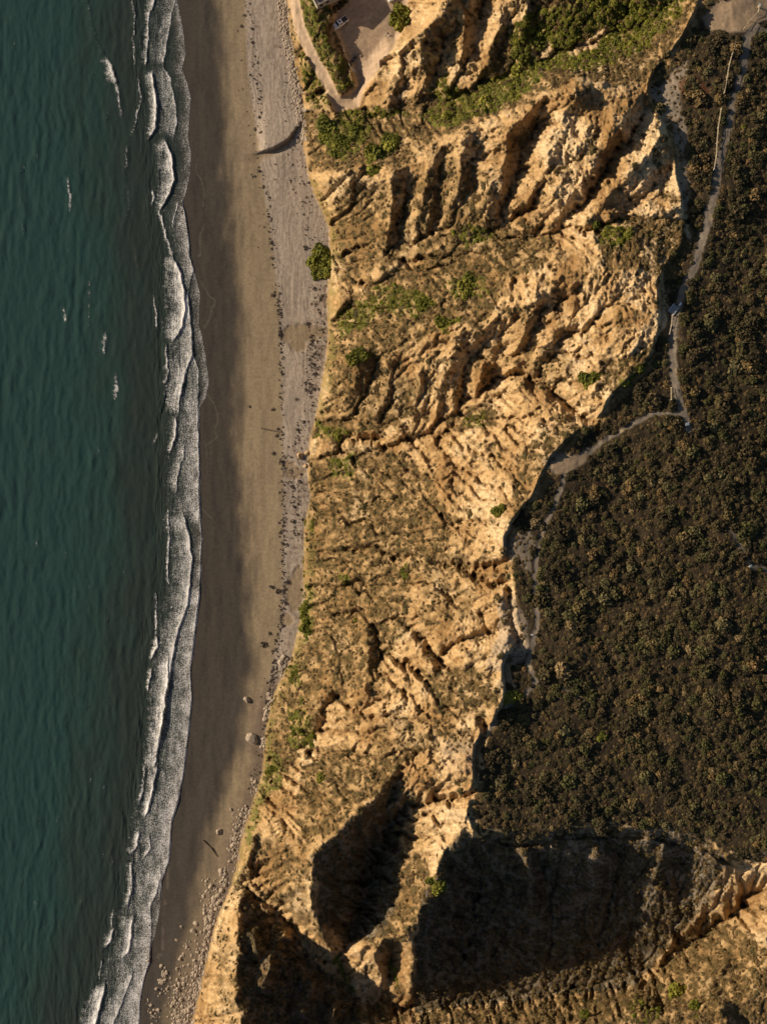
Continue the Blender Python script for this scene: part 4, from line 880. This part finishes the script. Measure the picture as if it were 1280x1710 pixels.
scatter_stuff('riprap_rubble', RPR, PP(ru_[od[300:]], rv_[od[300:]]), rr[od[300:]], r_.uniform(0, 6.28, 600), r_.uniform(.6, 1, 600), 'smaller stones filling the riprap line under the road bank', 'rubble', 52)
# fallen rocks below the southern cliffs
CL = [((400,1395),16,110),((412,1360),9,30),((392,1420),12,60),((375,1465),9,60),((362,1500),10,80),((352,1530),11,70),((345,1560),10,60),((340,1600),12,80),((330,1640),16,130),((318,1680),20,150),((300,1700),24,120),((290,1660),18,50),((440,1240),5,40),((446,1190),5,45),((452,1165),5,40),((470,1120),6,35),((475,1100),7,35),((425,1310),8,30),((270,1640),14,30),((255,1690),14,30),((350,1500),24,40),((310,1600),22,40)]
ru_ = []; rv_ = []
for (a_, b_), w_, n_ in CL: ru_.append(a_+r_.normal(size=n_)*w_*.42); rv_.append(b_+r_.normal(size=n_)*w_*1.1)
ru_ = np.concatenate(ru_); rv_ = np.concatenate(rv_); k = (ru_ < curve(BASE, rv_)+4) & (ru_ > curve(WATER, rv_)+4); ru_, rv_ = ru_[k], rv_[k]
rr = np.clip(r_.lognormal(math.log(.42), .42, len(ru_)), .18, 1.25); od = np.argsort(-rr*(rv_ < 1708)); FPR = []
for k, i in enumerate(od[:300]):
    o = place('fallen_boulder', RK[(k*5) % 6], ru_[i], rv_[i], rr[i], r_.uniform(0, 6.28), sink=.1, label='%s grey-tan fallen boulder %s' % (['large', 'medium', 'smaller'][min(2, k//70)], zone(rv_[i], [1290, 1420, 1510, 1590, 1650], ['at the cliff foot north of the isolated beach boulder', 'in the upper rock scatter, beside the green-topped rock', 'in the rock scatter near the bent branch', 'in the dense scatter where the shaded gully reaches the beach', 'in the scatter below the pale southern spur', 'in the broad rock field at the bottom edge'])), cat='boulder', group='fallen boulders on the southern beach')
    if k < 6: FPR.append(o)
n_ = len(od)-300
scatter_stuff('fallen_rubble', FPR, PP(ru_[od[300:]], rv_[od[300:]]), rr[od[300:]], r_.uniform(0, 6.28, n_), r_.uniform(.5, 1, n_), 'small stones strewn between the fallen boulders of the southern beach', 'rubble', 53)
for k, (u, v, r, lb, mt) in enumerate([
  (421,1234,2.5,'largest isolated beach boulder, sunlit on its seaward side, casting a long blunt shadow',RK[1]),
  (412,1169,1.4,'mossy pointed rock alone on the dark wet sand with a triangular shadow',RK[2]),
  (367,1388,1.6,'yellow-green topped rock on the beach left of the boulder scatter',RK[3]),
  (446,1187,1.6,'broad rounded boulder against the cliff foot, upper of the pair',RK[4]),
  (443,1200,1.3,'rounded boulder against the cliff foot, lower of the pair',RK[0]),
  (440,1244,.6,'small white boulder at the end of the largest boulder shadow',RK[5]),
  (329,1642,.0,'',RK[5]),
  (352,1480,1.2,'dark boulder on the sand at the seaward edge of the rock scatter',RK[2]),
  (501,760,1.5,'sandstone block under the dark cliff alcove by the raked sand',RT[0]),(512,757,1.3,'narrow sandstone block leaning at the alcove base',RT[1]),(510,778,1.0,'small sandstone block south of the alcove',RT[2]),
  (264,1686,.9,'greenish rock in the wash near the bottom of the beach',RK[3]),(248,1603,.8,'dark rock touched by the surf edge at the south end',RK[2]),
  (273,1637,.8,'mossy rock on wet sand above the surf at the south end',RK[4])]):
    if r: place('beach_boulder', mt, u, v, r, random.uniform(0, 6), sink=.15, hz=1.15, label=lb, cat='boulder')

# kelp wrack and driftwood
def kelp_mesh(seed):
    r_ = np.random.default_rng(seed); vs_, fs = [], []
    for i in range(16):
        a = r_.uniform(0, 6.28); d = r_.uniform(0, .7); L_ = r_.uniform(.3, .8); w = .13; z0 = r_.uniform(.03, .28); p = np.array([d*math.cos(a), d*math.sin(a), z0]); b_ = r_.uniform(0, 6.28)
        t_ = np.array([math.cos(b_), math.sin(b_), 0]); s_ = np.array([-t_[1], t_[0], 0])*w; n = len(vs_)
        vs_ += [p-t_*L_*.5-s_, p-t_*L_*.5+s_, p+s_+[0, 0, .1], p-s_+[0, 0, .1], p+t_*L_*.5-s_*.5, p+t_*L_*.5+s_*.5]; fs += [(n, n+1, n+2, n+3), (n+3, n+2, n+5, n+4)]
    me = bpy.data.meshes.new('kelp_clump_shape'); me.from_pydata([tuple(map(float, q)) for q in vs_], [], fs); me.update(); me.materials.append(M['kelp']); return me
KM = [kelp_mesh(500+i) for i in range(4)]; KPR = []
for k, (u, v, r, lb) in enumerate([(440,1076,1.6,'largest dark kelp pile, slanting alone on the dry sand'),(453,980,1.2,'dark kelp strand near the drift line, north of the slanting pile'),(464,988,1.3,'dark kelp heap where a strand meets the drift line'),(450,1058,.9,'thin kelp scrap between the strand and the slanting pile'),
   (417,679,.7,'small dark kelp clump furthest out on the dry sand north of the log'),(455,684,.9,'kelp clump on dry sand above the driftwood log'),(457,757,.9,'arrow-like kelp clump below the driftwood log'),(464,716,.8,'kelp clump at the inland end of the driftwood log'),(462,728,.9,'kelp clump just south of the log end'),(469,771,1.0,'flat dark kelp clump at the drift line by the sand wash'),(514,541,1.0,'dark kelp spot on the raked sand near the wash fan')]):
    o = place('kelp_clump', KM[k % 4], u, v, r, random.uniform(0, 6), sink=0, label=lb, cat='kelp'); KPR.append(o)
r_ = np.random.default_rng(61); au, av = [], []
def addk(pts, n, w): a, b_ = along(pts, n, w, r_); au.append(a); av.append(b_)
addk([(412,-20),(420,60),(430,140),(434,220)], 80, 4); addk([(440,290),(450,370),(458,440),(465,500),(468,560)], 110, 3); addk([(466,500),(469,580),(470,640),(470,720),(472,800),(474,860)], 160, 2.6); addk([(473,860),(472,930),(473,1000),(466,1060),(460,1100),(452,1140),(446,1200)], 330, 3.2)
addk([(532,470),(534,530),(530,600),(524,650),(518,690)], 170, 9); addk([(522,560),(520,620),(516,660)], 130, 7); addk([(480,30),(488,120),(500,300),(520,380),(526,440)], 240, 12); addk([(470,1100),(460,1130),(450,1170),(440,1250),(425,1320)], 200, 6); addk([(476,760),(490,800),(498,850),(492,900)], 160, 9); addk([(505,700),(498,760)], 60, 6)
addk([(410,-20),(425,200),(455,420)], 80, 14)
ku = np.concatenate(au); kv = np.concatenate(av); k = (ku < curve(BASE, kv)-1); ku, kv = ku[k], kv[k]; rr = np.clip(r_.lognormal(math.log(.27), .5, len(ku)), .1, 1.0)
scatter_stuff('kelp_wrack', KPR[:4], PP(ku, kv)+np.array([0, 0, .01]), rr, r_.uniform(0, 6.28, len(ku)), r_.uniform(.6, 1.4, len(ku)), 'dark specks of dried kelp scattered along the tide line and raked sand', 'seaweed', 62)
def tube(name, p0, p1, r0, r1, mat, parent=None, n=7):
    p0, p1 = Vector(p0), Vector(p1); d = (p1-p0).normalized(); a = d.orthogonal().normalized(); b_ = d.cross(a); vs_ = []
    for p, r in ((p0, r0), (p1, r1)): vs_ += [p+a*math.cos(i*6.2832/n)*r+b_*math.sin(i*6.2832/n)*r for i in range(n)]
    return mesh_obj(name, vs_, [(i, (i+1) % n, n+(i+1) % n, n+i) for i in range(n)]+[tuple(range(n))[::-1], tuple(range(n, 2*n))], mat, parent)
def log(pts, r0, r1, lb):
    root = empty('driftwood_log', P(*pts[0]), label=lb, cat='driftwood'); b0 = P(*pts[0])
    for a, b_ in zip(pts[:-1], pts[1:]):
        tube('trunk', P(*a, .25)-b0, P(*b_, .2)-b0, r0, r1, M['wood'], root)
    return root
log([(436,715),(471,722)], .28, .12, 'long thin driftwood pole lying across the dry sand towards the drift line')
log([(339,1403),(352,1415),(362,1430)], .2, .1, 'bent dark driftwood branch on the southern beach')
log([(365,1545),(371,1556)], .22, .1, 'short pale driftwood log against the southern cliff foot')

# ---------------------------------------------------------------- built things
def box(name, c, s, mat, parent=None, bev=0.0, rz=0, taper=1.0):
    x, y, zz = s[0]/2, s[1]/2, s[2]/2; vs_ = [(sx*x*(taper if sz > 0 else 1), sy*y*(taper if sz > 0 else 1), sz*zz) for sz in (-1, 1) for sy in (-1, 1) for sx in (-1, 1)]
    o = mesh_obj(name, vs_, [(0, 2, 3, 1), (4, 5, 7, 6), (0, 1, 5, 4), (2, 6, 7, 3), (0, 4, 6, 2), (1, 3, 7, 5)], mat, parent)
    o.location = c; o.rotation_euler = (0, 0, rz)
    if bev: md = o.modifiers.new('bevel', 'BEVEL'); md.width = bev; md.segments = 2
    return o
def loft(name, secs, mat, parent):
    """body from cross sections (x, half width, z0, z1)"""
    vs_, fs = [], []
    for x, w, z0, z1 in secs: vs_ += [(x, -w, z0), (x, -w*.96, z0+(z1-z0)*.7), (x, -w*.86, z1), (x, w*.86, z1), (x, w*.96, z0+(z1-z0)*.7), (x, w, z0)]
    for i in range(len(secs)-1):
        for k in range(6): a = i*6+k; b_ = i*6+(k+1) % 6; fs.append((a, b_, b_+6, a+6))
    fs += [tuple(range(6)), tuple(range(len(vs_)-6, len(vs_)))[::-1]]
    o = mesh_obj(name, vs_, fs, mat, parent); md = o.modifiers.new('bevel', 'BEVEL'); md.width = .05; md.segments = 2; return o
def wheels(root, xs, w):
    for x in xs:
        for sy in (-1, 1):
            ty = tube('tyre', (x, sy*w-.13, .38), (x, sy*w+.13, .38), .38, .38, M['tyre'], root, 16); tube('rim', (x, sy*(w+.005)-.135, .38), (x, sy*(w+.005)+.135, .38), .22, .22, M['metal'], ty, 12)
def pickup(u, v, rz, lb):
    t_ = empty('pickup_truck', P(u, v, .02), rz, label=lb, cat='pickup truck')
    loft('body', [(-2.85, .88, .45, 1.02), (-2.8, .93, .4, 1.05), (-.75, .94, .38, 1.06), (.9, .95, .38, 1.12), (1.9, .94, .38, 1.1), (2.65, .88, .4, 1.0), (2.8, .8, .45, .86)], M['paint'], t_)
    loft('cab', [(-.78, .82, 1.0, 1.5), (-.6, .80, 1.0, 1.78), (.45, .80, 1.0, 1.82), (.75, .80, 1.0, 1.7), (1.15, .84, 1.0, 1.2)], M['paint'], t_)
    box('cargo_bed', (-1.77, 0, 1.09), (1.92, 1.52, .06), M['dark'], t_, .02)
    for sy in (-1, 1): box('bed_rail', (-1.77, sy*.84, 1.13), (2.0, .12, .12), M['paint'], t_, .02); box('side_window', (-.05, sy*.815, 1.42), (1.1, .03, .34), M['glass'], t_)
    box('tailgate', (-2.79, 0, 1.11), (.1, 1.6, .12), M['paint'], t_, .02)
    w_ = box('windscreen', (.96, 0, 1.47), (.62, 1.42, .03), M['glass'], t_); w_.rotation_euler = (0, R(46), 0)
    w_ = box('rear_window', (-.76, 0, 1.48), (.3, 1.3, .03), M['glass'], t_); w_.rotation_euler = (0, R(-62), 0)
    box('roof_vent', (.0, 0, 1.84), (.5, .7, .02), M['glass'], t_)
    for sy in (-1, 1): box('headlight', (2.74, sy*.62, .8), (.14, .3, .16), M['metal'], t_, .02); box('mirror', (.85, sy*1.02, 1.2), (.14, .2, .16), M['dark'], t_, .02)
    box('bumper', (2.84, 0, .55), (.16, 1.6, .22), M['metal'], t_, .03); wheels(t_, (-1.85, 1.85), .85); return t_
pickup(567.5, 41.5, R(180+37), 'white pickup truck with an empty dark bed on the seaward edge of the lot')
t_ = empty('parked_car', P(649, -6.5, .02), R(110), label='white parked car cut off by the top edge of the picture, on the dirt lot', cat='car')
loft('body', [(-2.2, .8, .4, .85), (-2.1, .88, .35, .95), (2.0, .88, .35, .9), (2.2, .78, .4, .75)], M['paint'], t_); loft('cabin', [(-1.5, .74, .9, 1.0), (-.9, .7, .9, 1.42), (.4, .7, .9, 1.45), (1.1, .76, .9, .98)], M['glass'], t_); box('roof', (-.25, 0, 1.46), (1.3, 1.2, .05), M['paint'], t_, .02); wheels(t_, (-1.35, 1.35), .8)
for sy in (-1, 1): box('headlight', (2.14, sy*.55, .66), (.1, .3, .12), M['metal'], t_, .02)
# low building at the top edge
bz_ = math.atan2(8, 15); bl_ = empty('lot_building', P(546, -6), bz_, label='grey flat-roofed building with a row of dark roof vents beside the lot', cat='building')
box('wall', (0, 0, 1.2), (9.4, 5.2, 3.0), M['wall'], bl_, .04); box('roof', (0, 0, 2.78), (9.9, 5.7, .16), M['roof'], bl_, .03)
for y in (-2.75, 2.75): box('parapet', (0, y, 2.93), (9.9, .18, .22), M['concrete'], bl_)
for x in (-4.86, 4.86): box('parapet', (x, 0, 2.93), (.18, 5.3, .22), M['concrete'], bl_)
for k in range(5): v_ = box('roof_vent', (-3.7+k*1.75, -1.5, 3.02), (.75, .75, .34), M['dark'], bl_, .03); box('vent_cap', (0, 0, .2), (.9, .9, .05), M['dark'], v_)
for k in range(4): w_ = box('window', (-3.3+k*2.2, -2.62, 1.6), (1.1, .06, .9), M['glass'], bl_); box('window_frame', (0, -.02, -.5), (1.3, .1, .08), M['white'], w_)
for k, (u, v, r) in enumerate([(549,21,1.1),(557,16,1.2),(564,12,1.1),(570,7,1.2),(576,1,1.2)]):
    place('hedge_bush', CH[k], u, v, r, k, hz=1.1, label=['dark hedge bush below the building, leftmost of the row','dark hedge bush below the building, second from the left','dark hedge bush below the building, middle of the row of five','dark hedge bush below the building, fourth from the left','dark hedge bush below the building, rightmost of the row'][k], cat='bush', group='hedge below the low building')
for k, (u, v) in enumerate([(596,93),(592,99),(587.5,104.5)]):
    r0 = empty('picnic_table', P(u, v), R(35), label=['small dark table on the lot tip, northernmost of three in line','small dark table on the lot tip, middle of three in line','small dark table on the lot tip, southernmost of three, next to the pale log'][k], cat='table', group='tables on the tip of the lot')
    box('table_top', (0, 0, .74), (.9, .9, .06), M['dark'], r0, .01)
    for sx in (-1, 1):
        box('bench', (sx*.62, 0, .44), (.24, .9, .05), M['dark'], r0, .01)
        for sy in (-1, 1): box('leg', (sx*.38, sy*.36, .36), (.07, .07, .72), M['metal'], r0)
t_ = empty('log_barrier', P(584, 110), label='pale straight log barrier lying on the tip of the dirt lot', cat='log'); tube('trunk', (0, 0, .22), P(592.5, 120, .22)-P(584, 110), .2, .17, M['white'], t_)
t_ = empty('fire_ring', P(580.5, 91), label='round stone fire ring drawn on the shaded part of the lot', cat='fire ring')
for i in range(12): a = i*math.pi/6; s_ = box('ring_stone', (.75*math.cos(a), .75*math.sin(a), .08), (.34, .22, .2), M['concrete'], t_, .03, a+1.57)
for k, (u, v, r) in enumerate([(645,56,.55),(650,60,.45),(643,59.5,.35)]):
    place('lot_rock', RK[k], u, v, r, k, sink=.1, label=['dark rock at the inland edge of the lot, biggest of the three','dark rock at the inland edge of the lot, rightmost of the three','dark rock at the inland edge of the lot, smallest of the three'][k], cat='rock')
def fence(name, pts, lb, step=2.2, h=1.05, cat='fence', rails=(.55, .98)):
    p0 = P(*pts[0]); root = empty(name, p0, label=lb, cat=cat); w = []
    for a, b_ in zip(pts[:-1], pts[1:]):
        n = max(1, int((P(*a)-P(*b_)).length/step)); w += [(a[0]+(b_[0]-a[0])*i/n, a[1]+(b_[1]-a[1])*i/n) for i in range(n)]
    w.append(pts[-1]); q = [P(*a)-p0 for a in w]
    for p in q: tube('post', p+Vector((0, 0, -.3)), p+Vector((0, 0, h+.08)), .06, .055, M['rail'], root)
    for a, b_ in zip(q[:-1], q[1:]):
        for r in rails: tube('rail', a+Vector((0, 0, r)), b_+Vector((0, 0, r)), .045, .045, M['rail'], root, 6)
    return root
fence('rail_fence', [(1224,76),(1215,108),(1211,130),(1206,158)], 'pale wooden rail fence running beside the wide northern path, upper stretch')
fence('rail_fence', [(1201,184),(1196,215),(1194,240),(1193,262),(1189,285)], 'pale wooden rail fence beside the wide northern path, lower stretch ending where the path narrows')
fence('rail_fence', [(1120,527),(1118,545),(1115,559)], 'short pale rail fence on the seaward side of the path below the steps')
fence('rail_fence', [(1118,648),(1118,668)], 'short pale rail fence just before the path fork')
fence('rail_fence', [(1265,12),(1262,24),(1250,36),(1240,49)], 'low pale fence along the edge of the bare dirt pad in the top right corner')
fence('lot_fence', [(560,46),(570,72),(578,98),(586,116),(593,131)], 'thin fence following the seaward edge of the parking lot', 2.4, .8, rails=(.7,))
# boardwalk steps and signs on the plateau path
t_ = empty('trail_steps', P(1123, 517), R(52), label='blue-grey timber steps crossing the path at its kink near the rilled bowl', cat='steps')
for i in range(6): box('step', (-.9+i*.36, 0, .1+.05*i), (.3, 1.5, .12), M['metal'], t_, .015)
for sy in (-1, 1): box('stringer', (0, sy*.8, .25), (2.4, .08, .3), M['white'], t_)
def sign(u, v, rz, lb, w=.9, h=.7):
    t_ = empty('trail_sign', P(u, v), rz, label=lb, cat='sign')
    for sx in (-1, 1): box('post', (sx*w*.4, 0, .55), (.09, .09, 1.1), M['rail'], t_)
    p_ = box('panel', (0, 0, 1.1), (w, h, .05), M['white'], t_, .01); p_.rotation_euler = (R(25), 0, 0)
sign(1144,709,.2,'white slanted trail sign where the northern path ends in scrub'); sign(1249,945,.5,'small white trail sign at the bend of the eastern trail',.6,.5); sign(887,1059,.1,'small white trail sign beside the rim trail in the shade',.6,.5); sign(1132,510,.9,'bright slanted sign panel at the top of the trail steps',.8,.5); sign(1264,13,0,'small sign at the corner of the bare pad, top right',.5,.5)
